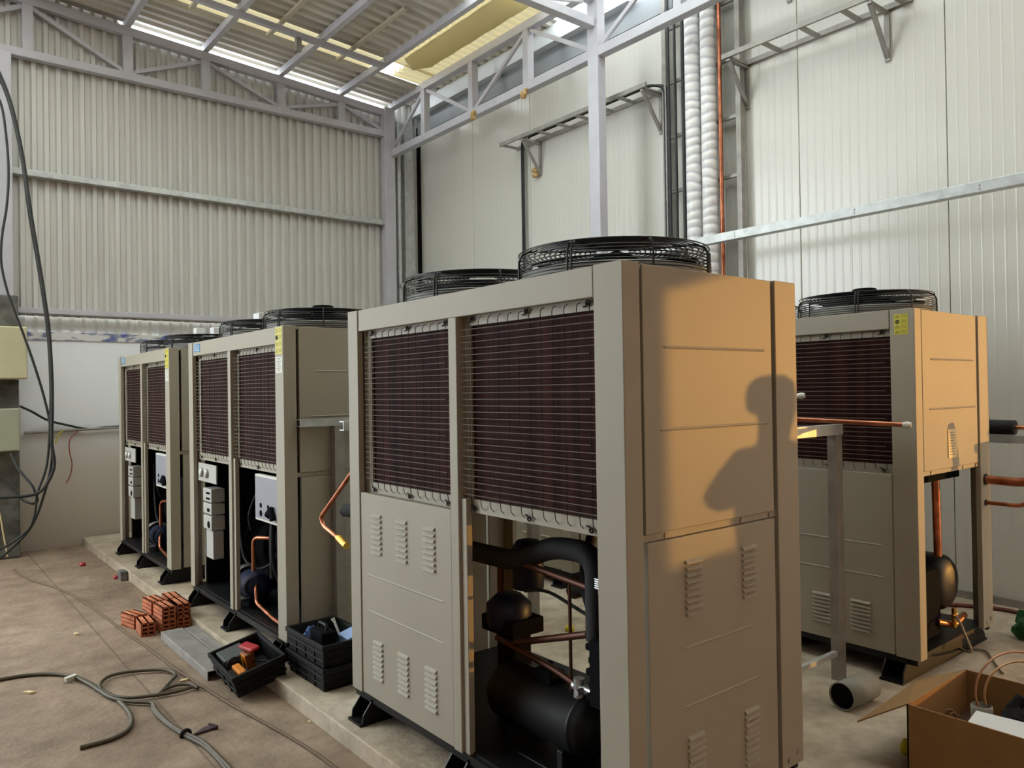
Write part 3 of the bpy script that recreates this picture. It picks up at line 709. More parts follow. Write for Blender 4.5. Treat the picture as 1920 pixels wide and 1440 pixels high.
# the big unit in front
UA, bd = unit('large front condensing unit with its right lower bay open showing a black tank', (1.765, 1.636, ST), ('panel', 'open'), 'panel', 'open')
def pipe(bd, name, pts, r, m, rad=.06, n=10):
    mb = MB(); mb.tube(bend(pts, rad), r, n); return bd(mb, name, m, 0)
mb = MB(); mb.lathe([(0, .385), (.05, .388), (.1, .40), (.118, .425), (.12, .45), (.122, .452), (.122, .462), (.12, .464), (.12, .93), (.1, .965), (0, .975)], (.27, 0, B+.19), 'y', 28); tk = bd(mb, 'receiver_tank', BLACK, 0)
mb = MB(); mb.box(.17, .50, B+.01, .37, .53, B+.10); mb.box(.17, .80, B+.01, .37, .83, B+.10); mb.box(.16, .49, B+.008, .38, .84, B+.018); bd(mb, 'tank_saddle', BLACK, .003)
mb = MB(); mb.box(.22, .62, B+.30, .30, .72, B+.345); mb.cyl((.26, .67, B+.34), (.26, .67, B+.37), .018, 10); bd(mb, 'tank_fitting', BLACKM, .004)
# compressor on the right, fins to the left
mb = MB(); mb.box(.15, .13, B+.33, .60, .33, B+.565); mb.box(.40, .13, B+.02, .62, .40, B+.34)
for k in range(5): mb.box(.17, .33, B+.335+.045*k, .5, .37-.014*(k % 2), B+.36+.045*k)
mb.cyl((.38, .25, B+.56), (.38, .25, B+.66), .06, 16); bd(mb, 'compressor', BLACKM, .006)
# oil separator and filter block left of the tank
mb = MB(); mb.lathe([(0, .42), (.09, .42), (.10, .44), (.10, .52), (.055, .56), (.0, .56)], (.34, 1.02, B), 'z', 22); mb.lathe([(0, .58), (.07, .58), (.07, .76), (.05, .79), (0, .79)], (.42, .98, B), 'z', 20); bd(mb, 'oil_separator', BLUE, .004)
mb = MB(); mb.box(.26, .9, B+.40, .44, 1.12, B+.47); mb.box(.30, .94, B+.01, .40, 1.06, B+.40); bd(mb, 'separator_base', BLACKM, .008)
pipe(bd, 'suction_pipe', [(.30, 1.75, B+.74), (.26, 1.2, B+.735), (.26, .85, B+.74), (.25, .62, B+.84), (.25, .385, B+.845), (.25, .385, B+.53)], .043, RUBBER, .09, 14)
pipe(bd, 'liquid_pipe', [(.42, .58, B+.86), (.34, .55, B+.70), (.30, .42, B+.52)], .022, RUBBER, .06)
pipe(bd, 'discharge_pipe', [(.36, 1.10, B+.30), (.36, 1.10, B+.74), (.36, .98, B+.73), (.40, .9, B+.70)], .017, SHADECU, .05)
pipe(bd, 'discharge_pipe', [(.24, .95, B+.76), (.235, .70, B+.74), (.235, .14, B+.70)], .014, SHADECU, .05)
pipe(bd, 'discharge_pipe', [(.235, .85, B+.41), (.235, .42, B+.545)], .014, SHADECU, .03)
pipe(bd, 'discharge_pipe', [(.24, .52, B+.72), (.24, .52, B+.30)], .007, SHADECU, .03)
pipe(bd, 'oil_pipe', [(.3, .86, B+.61), (.28, .70, B+.65), (.26, .42, B+.6)], .007, RUBBER, .12)
pipe(bd, 'liquid_pipe', [(.24, .98, B+.40), (.24, .60, B+.36), (.235, .44, B+.33)], .013, SHADECU, .05)
mb = MB(); mb.cyl((.235, .47, B+.30), (.235, .47, B+.37), .022, 12); mb.cyl((.235, .50, B+.335), (.235, .40, B+.335), .016, 12); mb.cyl((.235, .44, B+.335), (.19, .44, B+.335), .012, 10); bd(mb, 'shut_off_valve', ALU, .002)
mb = MB()
for k in range(5): mb.tube([(.22, .40, B+.735+.008*k), (.22, .15, B+.715+.008*k)], .0055, 6)
bd(mb, 'capillary_bundle', ALU, 0)
mb = MB(); mb.box(.30, .25, B+.64, .36, .33, B+.70); bd(mb, 'sensor_block', BLACKM, .004)

# the two units behind it in the same row: both lower bays open
def open_bays(bd):
    mb = MB(); mb.box(.030, 1.32, .935, .040, 1.735, 1.07)
    g = bd(mb, 'gauge_plate', GREYB, .002)
    for y in (1.645, 1.525):
        m = MB(); m.lathe([(0, -.016), (.030, -.016), (.033, -.01), (.033, 0), (0, 0)], (.030, y, 1.0), 'x', 20); q = bd(m, 'gauge', ALU, 0, g)
        m = MB(); m.lathe([(0, -.0165), (.026, -.0165), (.026, -.015)], (.030, y, 1.0), 'x', 20); m.box(.012, y-.002, 1.0, .014, y+.002, 1.02); bd(m, 'gauge_face', LABELW, 0, q)
    for k, (z0, z1) in enumerate(((.785, .885), (.695, .775), (.58, .685))):
        m = MB(); m.box(.04, 1.47, z0, .14, 1.66, z1); s = bd(m, 'switch_box', GREYB, .006)
        m = MB()
        if k == 0: m.box(.037, 1.50, z0+.02, .041, 1.58, z0+.035); m.box(.037, 1.50, z0+.06, .041, 1.58, z0+.075)
        elif k == 1: m.box(.037, 1.51, z0+.02, .041, 1.56, z0+.045)
        else: m.cyl((.041, 1.53, z0+.04), (.036, 1.53, z0+.04), .026, 14)
        bd(m, 'switch', BLACKM, 0, s)
    m = MB(); m.box(.06, 1.50, .36, .14, 1.66, .57); bd(m, 'switch_box', GREYB, .006)
    m = MB(); m.box(.018, .135, .785, .05, .525, 1.075); q = bd(m, 'control_panel', LABELW, .004)
    m = MB(); m.box(.015, .145, .80, .019, .51, 1.062); bd(m, 'panel_face', PANELG, 0, q)
    m = MB()
    for y, z, rr in ((.42, .885, .016), (.30, .885, .013), (.42, .835, .02), (.30, .835, .022)): m = MB(); m.cyl((.0155, y, z), (.012, y, z), rr, 16); bd(m, 'push_button', BLACKM, 0, q)
    m = MB(); m.tube([(.006, .29, .84), (.0, .22, .88), (.0, .19, .82)], .02, 8); bd(m, 'cable_tail', BLACKM, 0, q)
    # compressor, fan housing rings, motor
    m = MB(); m.lathe([(0, .72), (.17, .72), (.2, .76), (.2, 1.08), (.17, 1.12), (0, 1.12)], (.52, 0, .50), 'y', 24)
    m.box(.38, .75, B+.02, .66, 1.1, .4); m.cyl((.5, .9, .68), (.5, .9, .82), .09, 18); m.cyl((.42, 1.05, .66), (.42, 1.05, .78), .05, 14)
    for k in range(4): m.box(.33, .80+.07*k, .44, .36, .84+.07*k, .62)
    bd(m, 'compressor', BLACKM, .008)
    m = MB(); m.lathe([(0, 1.22), (.19, 1.22), (.21, 1.27), (.2, 1.60), (.17, 1.64), (0, 1.64)], (.52, 0, .46), 'y', 24); m.box(.38, 1.25, B+.02, .66, 1.6, .36); m.cyl((.45, 1.4, .64), (.45, 1.4, .76), .08, 18); bd(m, 'compressor', BLACKM, .008)
    m = MB(); m.lathe([(0, .84), (.075, .84), (.088, .86), (.09, .90), (.09, 1.06), (.06, 1.10), (0, 1.10)], (.17, 0, .265), 'y', 22); bd(m, 'liquid_receiver', BLUE, 0)
    for y in (1.08, 1.12): m = MB(); m.ring((.17, y, .265), .108, .007, 28, 6, 'y'); bd(m, 'clamp_ring', ALU, 0)
    m = MB(); m.box(.08, 1.05, B+.01, .26, 1.13, B+.025); bd(m, 'clamp_foot', ALU, 0)
    m = MB(); m.box(.10, .86, B+.012, .24, .89, .19); bd(m, 'receiver_foot', BLACKM, 0)
    pipe(bd, 'copper_pipe', [(.17, .98, .34), (.17, .98, .585), (.22, .78, .60)], .014, COPPER, .06)
    pipe(bd, 'copper_pipe', [(.15, .85, .29), (.11, .78, .285), (.10, .74, .19), (.08, .40, .165), (.06, .13, .17)], .013, COPPER, .03)
    for p_, r_ in (([(.3, .8, .95), (.2, .74, .72), (.25, .8, .5)], .013), ([(.24, .6, 1.0), (.16, .62, .7), (.18, .66, .36)], .02), ([(.2, .95, .92), (.14, 1.0, .74), (.2, 1.1, .62)], .01), ([(.14, .55, .8), (.12, .52, .5), (.2, .6, .34)], .012)): pipe(bd, 'hose', p_, r_, RUBBER, .1)
    m = MB(); m.box(.10, 1.772, B+.02, .70, 1.782, 1.09); bd(m, 'end_shade_plate', BLACKM, 0)  # black sheet added for the shade at the end of the bay
    pipe(bd, 'hose', [(.25, 1.52, .9), (.22, 1.40, .6), (.2, 1.25, .36), (.25, 1.05, .33), (.3, .9, .42)], .010, RUBBER, .1)
    m = MB(); m.box(.70, .10, B+.02, .72, 1.75, 1.09); q = bd(m, 'divider_shade_plate', BLACKM, 0)  # plate coloured black to stand for the shade deep in the bay
    m = MB()
    for k in range(7): m.box(.69, .95, .86+.03*k, .70, 1.1, .874+.03*k)
    bd(m, 'louver', GREYB, 0, q)
    m = MB(); m.box(.10, .30, .33, .13, .36, .43); bd(m, 'blue_tag', M('teal_tag', (28, 120, 150), .5), .004)
UB, bd = unit('middle condensing unit of the front row with gauges and open lower bays', (1.778, 4.331, ST), ('open', 'open'), 'panel', 'panel', cap=(True, False), brand=True, warn=(.012, .114, 1.815, 1.975), spec=True, plate=(.62, 1.20, 1.36, .06))
open_bays(bd)
m = MB(); m.box(.40, 1.43, H+.138, .52, 1.55, H+.222); bd(m, 'junction_box', WHITE, .004)
UCO, bd = unit('farthest condensing unit of the front row beside the white painted wall', (1.795, 6.778, ST), ('open', 'open'), 'panel', 'panel', brand=True, warn=(.012, .114, 1.815, 1.975), spec=True)
open_bays(bd)
m = MB(); m.box(.50, .41, H+.138, .60, .53, H+.222); bd(m, 'junction_box', WHITE, .004)
m = MB(); m.box(.39, .56, H+.138, .47, .65, H+.222); bd(m, 'junction_box', WHITE, .004)
# the unit at the right of the back row
UD, bd = unit('condensing unit of the back row with a yellow warning label and an open end', (4.172, 1.806, ST), ('panel', 'panel'), 'open', 'open', cap=(True, False), warn=(.032, .105, 1.845, 1.955), plate=(.455, 1.165, 1.325, .055))
m = MB(); m.lathe([(0, .09), (.08, .095), (.13, .11), (.158, .14), (.165, .19), (.165, .9), (0, .92)], (.64, 0, B+.285), 'y', 32); bd(m, 'receiver_tank', BLACK, 0)
m = MB(); m.box(.54, .20, B+.012, .74, .26, B+.15); m.box(.54, .7, B+.012, .74, .76, B+.15); bd(m, 'tank_saddle', BLACKM, .006)
pipe(bd, 'copper_pipe', [(.60, .16, 1.08), (.62, .16, B+.44)], .022, COPPER, .05)
pipe(bd, 'copper_pipe', [(.44, .10, B+.10), (.60, .07, B+.06), (.79, .09, B+.075)], .02, COPPER, .05)
m = MB(); m.cyl((.55, .05, B+.06), (.55, .05, B+.17), .013, 10); m.cyl((.52, .05, B+.13), (.58, .05, B+.13), .009, 8); bd(m, 'service_valve', BRASS, 0)
m = MB(); m.box(.10, .10, B+.02, .50, .45, B+.40); bd(m, 'compressor', BLACKM, .01)
m = MB(); m.box(.08, .12, 1.02, .84, .5, 1.08); bd(m, 'inner_shelf', BLACKM, 0)
pipe(bd, 'suction_stub', [(.905, .02, 1.005), (.905, -.24, 1.0), (.99, -.34, 1.20), (1.06, -.42, 1.38)], .026, COPPER, .08, 14)
pipe(bd, 'liquid_stub', [(.90, .02, .868), (.90, -.19, .866), (.95, -.26, .93), (.99, -.32, 1.02)], .012, COPPER, .04, 10)
m = MB(); m.lathe([(0, .0), (.034, .0), (.034, -.006), (0, -.006)], (.905, 0, 1.005), 'y', 18); m.lathe([(0, .0), (.018, .0), (.018, -.006), (0, -.006)], (.90, 0, .868), 'y', 14); bd(m, 'rubber_grommet', RUBBER, 0)
# its neighbour further back, seen through the open bay of the front unit
UE, bd = unit('condensing unit of the back row seen through the open bay of the front unit', (4.172, 4.45, ST), ('panel', 'panel'), 'panel', 'panel')
UF, bd = unit('back row condensing unit almost hidden at the ribbed wall end', (4.172, 7.0, ST), ('panel', 'panel'), 'panel', 'panel')

# ------------------------------------------------------------------ pipe stands in the aisle
def pipe_stand(label, posts, bars, rung=None):
    t = thing('pipe_stand', label, 'pipe stand', (posts[0][0], posts[0][1], ST), None)
    for x, y, z in posts:
        mb = MB(); mb.prism([(x-.032, y-.025), (x+.032, y-.025), (x+.032, y+.025), (x+.026, y+.025), (x+.026, y-.019), (x-.026, y-.019), (x-.026, y+.025), (x-.032, y+.025)], 'z', ST, z); mb.build('post', GALV_D, t)
    for x0, x1, y, z0, z1 in bars:
        mb = MB(); mb.prism([(y-.025, z0), (y+.025, z0), (y+.025, z0+.005), (y-.019, z0+.005), (y-.019, z1-.005), (y+.025, z1-.005), (y+.025, z1), (y-.025, z1)], 'x', x0, x1); mb.build('cross_bar', GALV, t)
    if rung: mb = MB(); mb.bar(rung[0], rung[1], .025, .025); mb.build('floor_rung', GALV, t)
pipe_stand('galvanised pipe stand before the back row unit with the yellow label', [(3.955, 2.14, 1.40), (2.95, 2.14, 1.40)], [(2.87, 4.0, 2.14, 1.40, 1.455)], ((2.95, 2.14, .23), (3.95, 2.14, .23)))
pipe_stand('galvanised pipe stand in the gap between the front and middle units', [(2.10, 4.295, 1.47), (3.42, 4.04, 1.465)], [(1.85, 3.6, 4.29, 1.47, 1.515), (1.86, 3.6, 3.76, 1.465, 1.515)])
mb = MB(); mb.box(3.39, 3.76, 1.42, 3.45, 4.29, 1.464); o = mb.build('tie_bar', GALV_D, bpy.data.objects['pipe_stand.001'])
def tipped_pipe(name, label, pts, r, tip, cat='pipe', group=None, m=COPPER, rad=.05):
    t = thing(name, label, cat, Vector(pts[0]), group)
    mb = MB(); mb.tube(bend(pts, rad), r, 12); mb.build('tube', m, t)
    a = Vector(pts[-1]); d = (a-Vector(pts[-2])).normalized(); mb = MB(); mb.tube([a-d*.01, a+d*.012, a+d*.03], [r*1.15, r*1.5, r*1.2], 8); mb.build('end_tape', tip, t)
tipped_pipe('copper_pipe', 'long copper pipe with a taped end lying on the galvanised pipe stand', [(3.45, 3.82, 1.529), (3.86, 2.3, 1.482), (4.025, 1.80, 1.458)], .0125, LABELW)
tipped_pipe('copper_pipe', 'short copper pipe end with white tape peeping out beside the big front unit', [(3.53, 3.82, 1.528), (3.56, 3.6, 1.55), (3.90, 2.31, 1.61)], .012, LABELW)
# stubs on the far end of the big front unit
def stub(par, name, pts, r, m, rad=.05):
    mb = MB(); mb.tube(bend([Vector(p)-UA.location for p in pts], rad), r, 12); return mb.build(name, m, par, False)
stub(UA, 'copper_stub', [(1.87, 3.47, 1.36), (1.84, 3.60, 1.26), (1.83, 3.965, .985), (1.83, 3.93, .94), (1.83, 3.74, .895)], .012, COPPER, .04)
stub(UA, 'flare_fitting', [(1.83, 3.75, .90), (1.83, 3.70, .882), (1.83, 3.66, .87)], .02, BRASS, .01)
stub(UA, 'insulated_stub', [(1.90, 3.47, 1.05), (1.845, 3.70, 1.05)], .035, RUBBER, .01)

# ------------------------------------------------------------------ crates
def crate_mesh(mb, a, b, h):
    """open stacking crate, a x b half sizes at the rim, narrower foot"""
    f = .93; t = .008
    def loop(k, z, inset): return [(-a*k+inset, -b*k+inset, z), (a*k-inset, -b*k+inset, z), (a*k-inset, b*k-inset, z), (-a*k+inset, b*k-inset, z)]
    rings = [loop(f, 0, 0), loop(1-.3*(1-f), h*.78, 0), loop(1, h*.80, -.006), loop(1, h, -.006), loop(1, h, .008), loop(1, h*.9, t+.004), loop(f, .01, t)]
    vs = [p for r in rings for p in r]; fs = [(0, 3, 2, 1)]
    for i in range(len(rings)-1):
        for k in range(4): l = (k+1) % 4; fs.append((i*4+k, i*4+l, i*4+4+l, i*4+4+k))
    n = (len(rings)-1)*4; fs.append((n, n+1, n+2, n+3)); mb.add(vs, fs)
    for z in (.30, .62):
        for s in (-1, 1): mb.box(-a*.97, s*b*(.955+.03*z)-.004, h*z-.005, a*.97, s*b*(.955+.03*z)+.004, h*z+.005); mb.box(s*a*(.955+.03*z)-.004, -b*.97, h*z-.005, s*a*(.955+.03*z)+.004, b*.97, h*z+.005)
    for q in (-.5, 0, .5):
        for s in (-1, 1): mb.box(q*a-.005, s*b*.96-.005, h*.06, q*a+.005, s*b*.96+.005, h*.78); mb.box(s*a*.96-.005, q*b-.005, h*.06, s*a*.96+.005, q*b+.005, h*.78)
def placed(mb): return mb
for z, l in ((ST, 'black plastic crate standing on the slab under another crate'), (ST+.124, 'upper black crate of the stack holding a black case and a blue bag')):
    mb = MB(); mb.T = Matrix.Translation((1.90, 4.03, z)) @ Matrix.Rotation(.01, 4, 'Z'); crate_mesh(mb, .148, .235, .124); mb.T = None
    mb.one('plastic_crate', l, 'crate', CRATE, 'stacked black crates', bevel=.002)
CT = Matrix.Translation((1.585, 4.39, .062)) @ Matrix.Rotation(-.026, 4, 'Z') @ Matrix.Rotation(-.228, 4, 'Y') @ Matrix.Rotation(.073, 4, 'X')
mb = MB(); mb.T = CT; crate_mesh(mb, .147, .207, .132); mb.T = None
mb.one('plastic_crate', 'black crate tilted over the slab edge with orange tools inside', 'crate', CRATE, bevel=.002)
# in the upper crate
zc = ST+.124+.012
t = thing('tool_case', 'small black carrying case standing in the upper stacked crate', 'case', (1.86, 4.00, zc))
mb = MB(); mb.box(1.81, 3.93, zc, 1.90, 4.09, zc+.135); mb.build('body', BLACKM, t, bevel=.012)
mb = MB(); mb.tube(bend([(1.855, 3.96, zc+.13), (1.855, 3.965, zc+.165), (1.855, 4.055, zc+.165), (1.855, 4.06, zc+.13)], .02), .009, 8); mb.build('handle', BLACK, t)
mb = MB(); mb.cyl((1.809, 3.97, zc+.06), (1.804, 3.97, zc+.06), .006, 8); mb.build('latch', ALU, t)
def crumple(name, label, cat, c, r, m, seed, n=9, squash=(1, 1, .6)):
    rnd = random.Random(seed); mb = MB(); vs = []; ph = [rnd.uniform(0, 6.28) for _ in range(6)]
    N, K = 22, 12
    for i in range(K+1):
        th = math.pi*i/K
        for j in range(N):
            a = 2*math.pi*j/N
            q = 1+.22*math.sin(3*a+ph[0]+2*th)+.14*math.sin(5*a-3*th+ph[1])+.10*math.sin(7*a+6*th+ph[2])
            vs.append((c[0]+r*squash[0]*q*math.sin(th)*math.cos(a), c[1]+r*squash[1]*q*math.sin(th)*math.sin(a), c[2]+r*squash[2]*(1+q*math.cos(th))))
    fs = [(i*N+j, i*N+(j+1) % N, (i+1)*N+(j+1) % N, (i+1)*N+j) for i in range(K) for j in range(N)]
    mb.add(vs, fs, False); return mb.one(name, label, cat, m)
crumple('plastic_bag', 'crumpled blue and clear plastic bag in the upper stacked crate', 'bag', (1.852, 4.165, zc), .048, BLUEBAG, 3, squash=(1, .7, 1.05))
mb = MB(); mb.T = Matrix.Translation((1.965, 3.905, zc+.115)) @ Matrix.Rotation(-.25, 4, 'Y'); mb.box(-.045, -.065, -.09, .045, .065, 0); mb.T = None
mb.one('blue_pouch', 'pale blue box leaning in the upper stacked crate beside the black case', 'box', M('pale_blue_card', (158, 184, 226), .5), bevel=.006)
mb = MB(); mb.tube([(1.97, 3.99, zc+.02), (1.95, 4.06, zc+.14), (1.945, 4.075, zc+.16)], [.006, .007, .012], 8); mb.one('brush', 'thin brush with a white tip standing in the upper stacked crate', 'brush', LABELW)
# in the tilted crate
def inC(mb): mb.T = CT; return mb
mb = inC(MB()); mb.box(-.115, .03, .09, .03, .19, .125); mb.box(-.105, .04, .012, .02, .18, .092); mb.T = None; mb.one('tool_case', 'grey plastic tool case lying in the tilted crate', 'case', M('slate_plastic', (70, 74, 72), .5), bevel=.008)
t = thing('multimeter', 'orange handled meter standing in the middle of the tilted crate', 'meter', CT @ Vector((.02, -.02, .012)))
mb = inC(MB()); mb.box(-.02, -.06, .012, .03, .02, .15); mb.build('body', M('brown_plastic', (120, 66, 30), .4), t, bevel=.008)
mb = inC(MB()); mb.box(-.026, -.055, .06, -.019, .015, .145); mb.build('face', ORANGE, t, bevel=.004)
mb = inC(MB()); mb.tube([(-.03, -.03, .06), (-.035, -.035, .10), (-.03, -.02, .13)], .008, 8); mb.build('probe', BRASS, t)
mb = inC(MB()); mb.T = CT @ Matrix.Translation((.02, .0, .155)) @ Matrix.Rotation(.25, 4, 'Z'); mb.box(-.03, -.075, 0, .03, .055, .022); mb.T = None; mb.one('red_pouch', 'red pouch lying on top of the orange meter', 'pouch', RED, bevel=.009)
mb = inC(MB()); mb.box(-.10, -.16, .09, -.055, -.03, .118); mb.T = None; mb.one('orange_tool', 'orange handle lying low at the near side of the tilted crate', 'tool', ORANGE, bevel=.01)
mb = inC(MB()); mb.box(-.12, -.18, .012, -.03, -.01, .088); mb.T = None; mb.one('tool_box', 'black box under the orange handle in the tilted crate', 'box', BLACK, bevel=.006)
mb = inC(MB()); mb.tube(smooth_pts([(-.12, .01, .02), (-.11, .02, .10), (-.06, .03, .125), (-.03, .0, .10), (.06, -.12, .10), (.10, -.15, .06)]), .006, 6); mb.T = None; mb.one('cable', 'black lead curled inside the tilted crate', 'cable', BLACK)

# ------------------------------------------------------------------ clay blocks
def block(x, y, z, rz, label, L=.19, w=.094, h=.094):
    t = thing('clay_brick', label, 'brick', (x, y, z), 'hollow clay bricks by the slab edge'); t.rotation_euler = (0, 0, rz)
    mb = MB(); wl = .011; cw = (w-4*wl)/2+wl*.5; 
    mb.box(-w/2, 0, 0, -w/2+wl, L, h); mb.box(w/2-wl, 0, 0, w/2, L, h); mb.box(-wl/2, 0, 0, wl/2, L, h)
    for zz in (0, (h-wl)/3, 2*(h-wl)/3, h-wl): mb.box(-w/2, 0, zz, w/2, L, zz+wl)
    mb.build('body', BRICK, t, False)
    mb = MB(); mb.box(-w/2+.002, .03, .002, w/2-.002, L-.03, h-.002); mb.build('hole_shade', BRICKD, t, False)  # dark block stands in for the shade inside the holes
h_ = .095
for a in ((1.540, 5.735, 0, .03, 'lower hollow brick in the middle of the pile, holes showing'), (1.594+.046, 5.735, 0, .03, 'lower hollow brick against the slab edge, holes showing'),
          (1.535, 5.94, 0, .02, 'lower hollow brick at the back of the pile'), (1.634, 5.94, 0, .02, 'lower back brick against the slab edge'),
          (1.537, 5.725, h_, .05, 'upper grey-dusted brick in the middle of the pile'), (1.64, 5.74, h_, .0, 'upper brick at the slab edge with its holes showing'),
          (1.520, 5.945, h_, .08, 'upper orange brick at the back left of the pile'), (1.632, 5.95, h_, -.02, 'upper orange brick at the back beside the slab'),
          (1.40, 5.76, 0, -.06, 'single hollow brick lying in front of the pile'), (1.405, 6.0, 0, .25, 'pale brick lying flat left of the pile')): 
    if a[0] > 1.6: a = (1.598,)+a[1:]
    elif a[0] > 1.5: a = (a[0]-.04,)+a[1:]
    else: a = (a[0]-.03,)+a[1:]
    block(*a)
mb = MB(); mb.box(1.585, 7.62, 0, 1.645, 7.74, .085); mb.one('stone_block', 'small grey stone block standing against the slab edge', 'block', PILLAR, bevel=.006)
mb = MB(); mb.box(1.66, 6.02, ST, 1.70, 6.07, ST+.03); mb.one('wood_chip', 'dark little chip on the slab behind the bricks', 'chip', BRICKD, bevel=.004)
# ------------------------------------------------------------------ steel sections on the floor
def channel(mb, x0, x1, y0, y1, z0, h, t=.005): mb.prism([(x0, z0), (x0+t, z0), (x0+t, z0+h-t), (x1-t, z0+h-t), (x1-t, z0), (x1, z0), (x1, z0+h), (x0, z0+h)], 'y', y0, y1)
mb = MB(); channel(mb, 1.415, 1.555, 4.62, 5.62, 0, .055); mb.one('steel_channel', 'wide galvanised steel channel lying on the floor before the tilted crate', 'channel', GALV_D, bevel=.004)
mb = MB(); channel(mb, 1.562, 1.640, 4.86, 5.60, 0, .055); mb.one('steel_channel', 'narrow galvanised channel lying against the slab edge', 'channel', GALV_D, bevel=.004)

# ------------------------------------------------------------------ hoses and cables on the floor
def px_line(pts, z, k=6): return smooth_pts([onz(x, y, z) for x, y in pts], k)
R1 = .011
mb = MB(); mb.tube(px_line([(-60, 1285), (0, 1274), (50, 1266), (100, 1264), (142, 1270), (180, 1287), (215, 1308), (240, 1332), (247, 1352), (238, 1370), (210, 1385), (180, 1394), (150, 1402)], R1), R1, 8)
mb.one('hose', 'loose olive hose curling on the floor with a frayed end', 'hose', HOSE)
mb = MB(); mb.tube(px_line([(140, 1268), (172, 1285), (200, 1302), (240, 1308), (280, 1305), (330, 1297), (362, 1288), (371, 1290), (360, 1284), (335, 1284), (310, 1292), (296, 1304), (318, 1280), (329, 1266), (318, 1258), (290, 1256), (240, 1260), (205, 1268), (188, 1282), (192, 1298), (215, 1310), (250, 1316), (285, 1318), (292, 1330), (305, 1345), (325, 1362), (350, 1376), (380, 1390), (410, 1418), (440, 1450), (470, 1490)], R1*1.6), R1*.9, 8)
mb.one('hose', 'coiled double loop of olive hose on the floor running to the lower edge', 'hose', HOSE)
mb = MB(); mb.tube(px_line([(286, 1318), (290, 1334), (312, 1356), (345, 1378), (385, 1400), (420, 1436), (450, 1480)], R1), R1*.9, 8); mb.one('hose', 'second olive hose strand tied beside the coiled loop', 'hose', HOSE)
mb = MB(); c = onz(348, 1377, .012); mb.ring(c, .022, .008, 16, 6, 'y'); mb.one('tape_band', 'dark tape band tying the two hose strands', 'tape', RUBBER)
mb = MB(); mb.tube(px_line([(26, 1068), (34, 1076), (60, 1088), (110, 1104), (150, 1124), (190, 1152), (230, 1182), (280, 1217), (330, 1255), (390, 1294), (440, 1325), (490, 1352), (540, 1380), (600, 1418), (660, 1465)], .008), .0075, 8)
mb.one('hose', 'long thin brown hose running along the floor beside the slab', 'hose', M('brown_hose', (104, 84, 62), .7))
mb = MB(); p = onz(133, 1271, .02); mb.T = Matrix.Translation(p) @ Matrix.Rotation(.5, 4, 'Z'); mb.box(-.035, -.014, -.012, .035, .014, .012); mb.T = None; mb.one('white_tag', 'white tag wrapped round the loose hose', 'tag', LABELW, bevel=.003)
t = thing('scrap_knife', 'dark scrap of folded metal on the floor beside the hose', 'scrap', onz(385, 1370, 0))
mb = MB(); p = onz(385, 1370, 0); mb.T = Matrix.Translation(p) @ Matrix.Rotation(.3, 4, 'Z'); mb.prism([(-.07, -.01), (.03, -.03), (.04, .01), (0, .02)], 'z', .002, .012); mb.prism([(.03, -.04), (.045, -.04), (.04, .02), (.03, .02)], 'z', .002, .02); mb.T = None; mb.build('blade', M('dark_plum_metal', (64, 48, 52), .5), t)
for (x, y), s, m, l in (((155, 1061), .03, RED, 'small red cap on the floor nearest the painted wall'), ((218, 1085), .028, RED, 'small red cap on the floor beside the stone block')):
    mb = MB(); p = onz(x, y, 0); mb.lathe([(0, 0), (s*.8, 0), (s, s*.3), (s*.9, s), (0, s*1.1)], p, 'z', 12); mb.one('red_stopper', l, 'cap', m)
for x, y, w_, l in ((143, 1190, .03, 'tan scrap of paper on the bare floor left of the long hose'), (54, 1300, .035, 'pale crumpled scrap at the left of the floor'), (346, 1277, .03, 'white paper sliver beside the hose loop'), (580, 1355, .012, 'tiny white fleck on the floor by the slab corner')):
    mb = MB(); p = onz(x, y, 0); mb.T = Matrix.Translation(p+Vector((0, 0, .002))) @ Matrix.Rotation(x*.1, 4, 'Z'); mb.prism([(-w_, -w_*.3), (w_*.6, -w_*.4), (w_, w_*.3), (-w_*.4, w_*.35)], 'z', 0, .004+w_*.15); mb.T = None; mb.one('paper_scrap', l, 'scrap', LABELY)

# ------------------------------------------------------------------ cement pillar, boxes and hanging cables
def wall_box(label, x0, x1, y0, y1, z0, z1, m):
    t = thing('electrical_box', label, 'electrical box', ((x0+x1)/2, (y0+y1)/2, z0))
    mb = MB(); mb.box(x0, y0+.02, z0, x1, y1, z1); mb.build('case', m, t, bevel=.01)
    mb = MB(); mb.box(x0+.008, y0, z0+.008, x1-.008, y0+.018, z1-.008); d = mb.build('door', m, t, bevel=.006)
    mb = MB(); mb.cyl((x0+.06, y0-.01, (z0+z1)/2), (x0+.06, y0, (z0+z1)/2), .018, 12); mb.build('lock', ALU, d)
wall_box('upper cream electrical box on the cement pillar', .45, 1.085, 9.28, 9.5, 1.86, 2.40, CREAMBOX)
wall_box('lower grey-green electrical box on the cement pillar', .45, 1.02, 9.32, 9.5, 1.12, 1.56, GREENBOX)
def hang(label, pts, r, Y, m=CABLE, k=6, grp='black cables hanging by the pillar'):
    mb = MB(); P = [ony(p[0], p[1], p[2] if len(p) > 2 else Y) for p in pts]; mb.tube(smooth_pts(P, k), r, 8); return mb.one('hanging_cable', label, 'cable', m, grp)
hang('thick black cable falling before the ribbed wall to a loop by the lower box', [(-40, 60), (0, 140), (22, 200), (42, 290), (58, 400), (73, 490), (84, 560), (92, 620), (97, 700), (98, 770), (97, 830), (102, 870), (92, 900), (75, 922), (50, 930), (20, 932), (-20, 935)], .016, 9.05)
hang('second cable of the thick pair in front of the ribbed wall', [(-40, 75), (0, 150), (20, 205), (40, 295), (55, 405), (70, 492), (81, 562), (89, 622), (94, 702), (94, 780), (88, 870), (70, 925), (66, 960), (55, 990), (30, 1012), (0, 1030), (-30, 1040)], .012, 9.07)
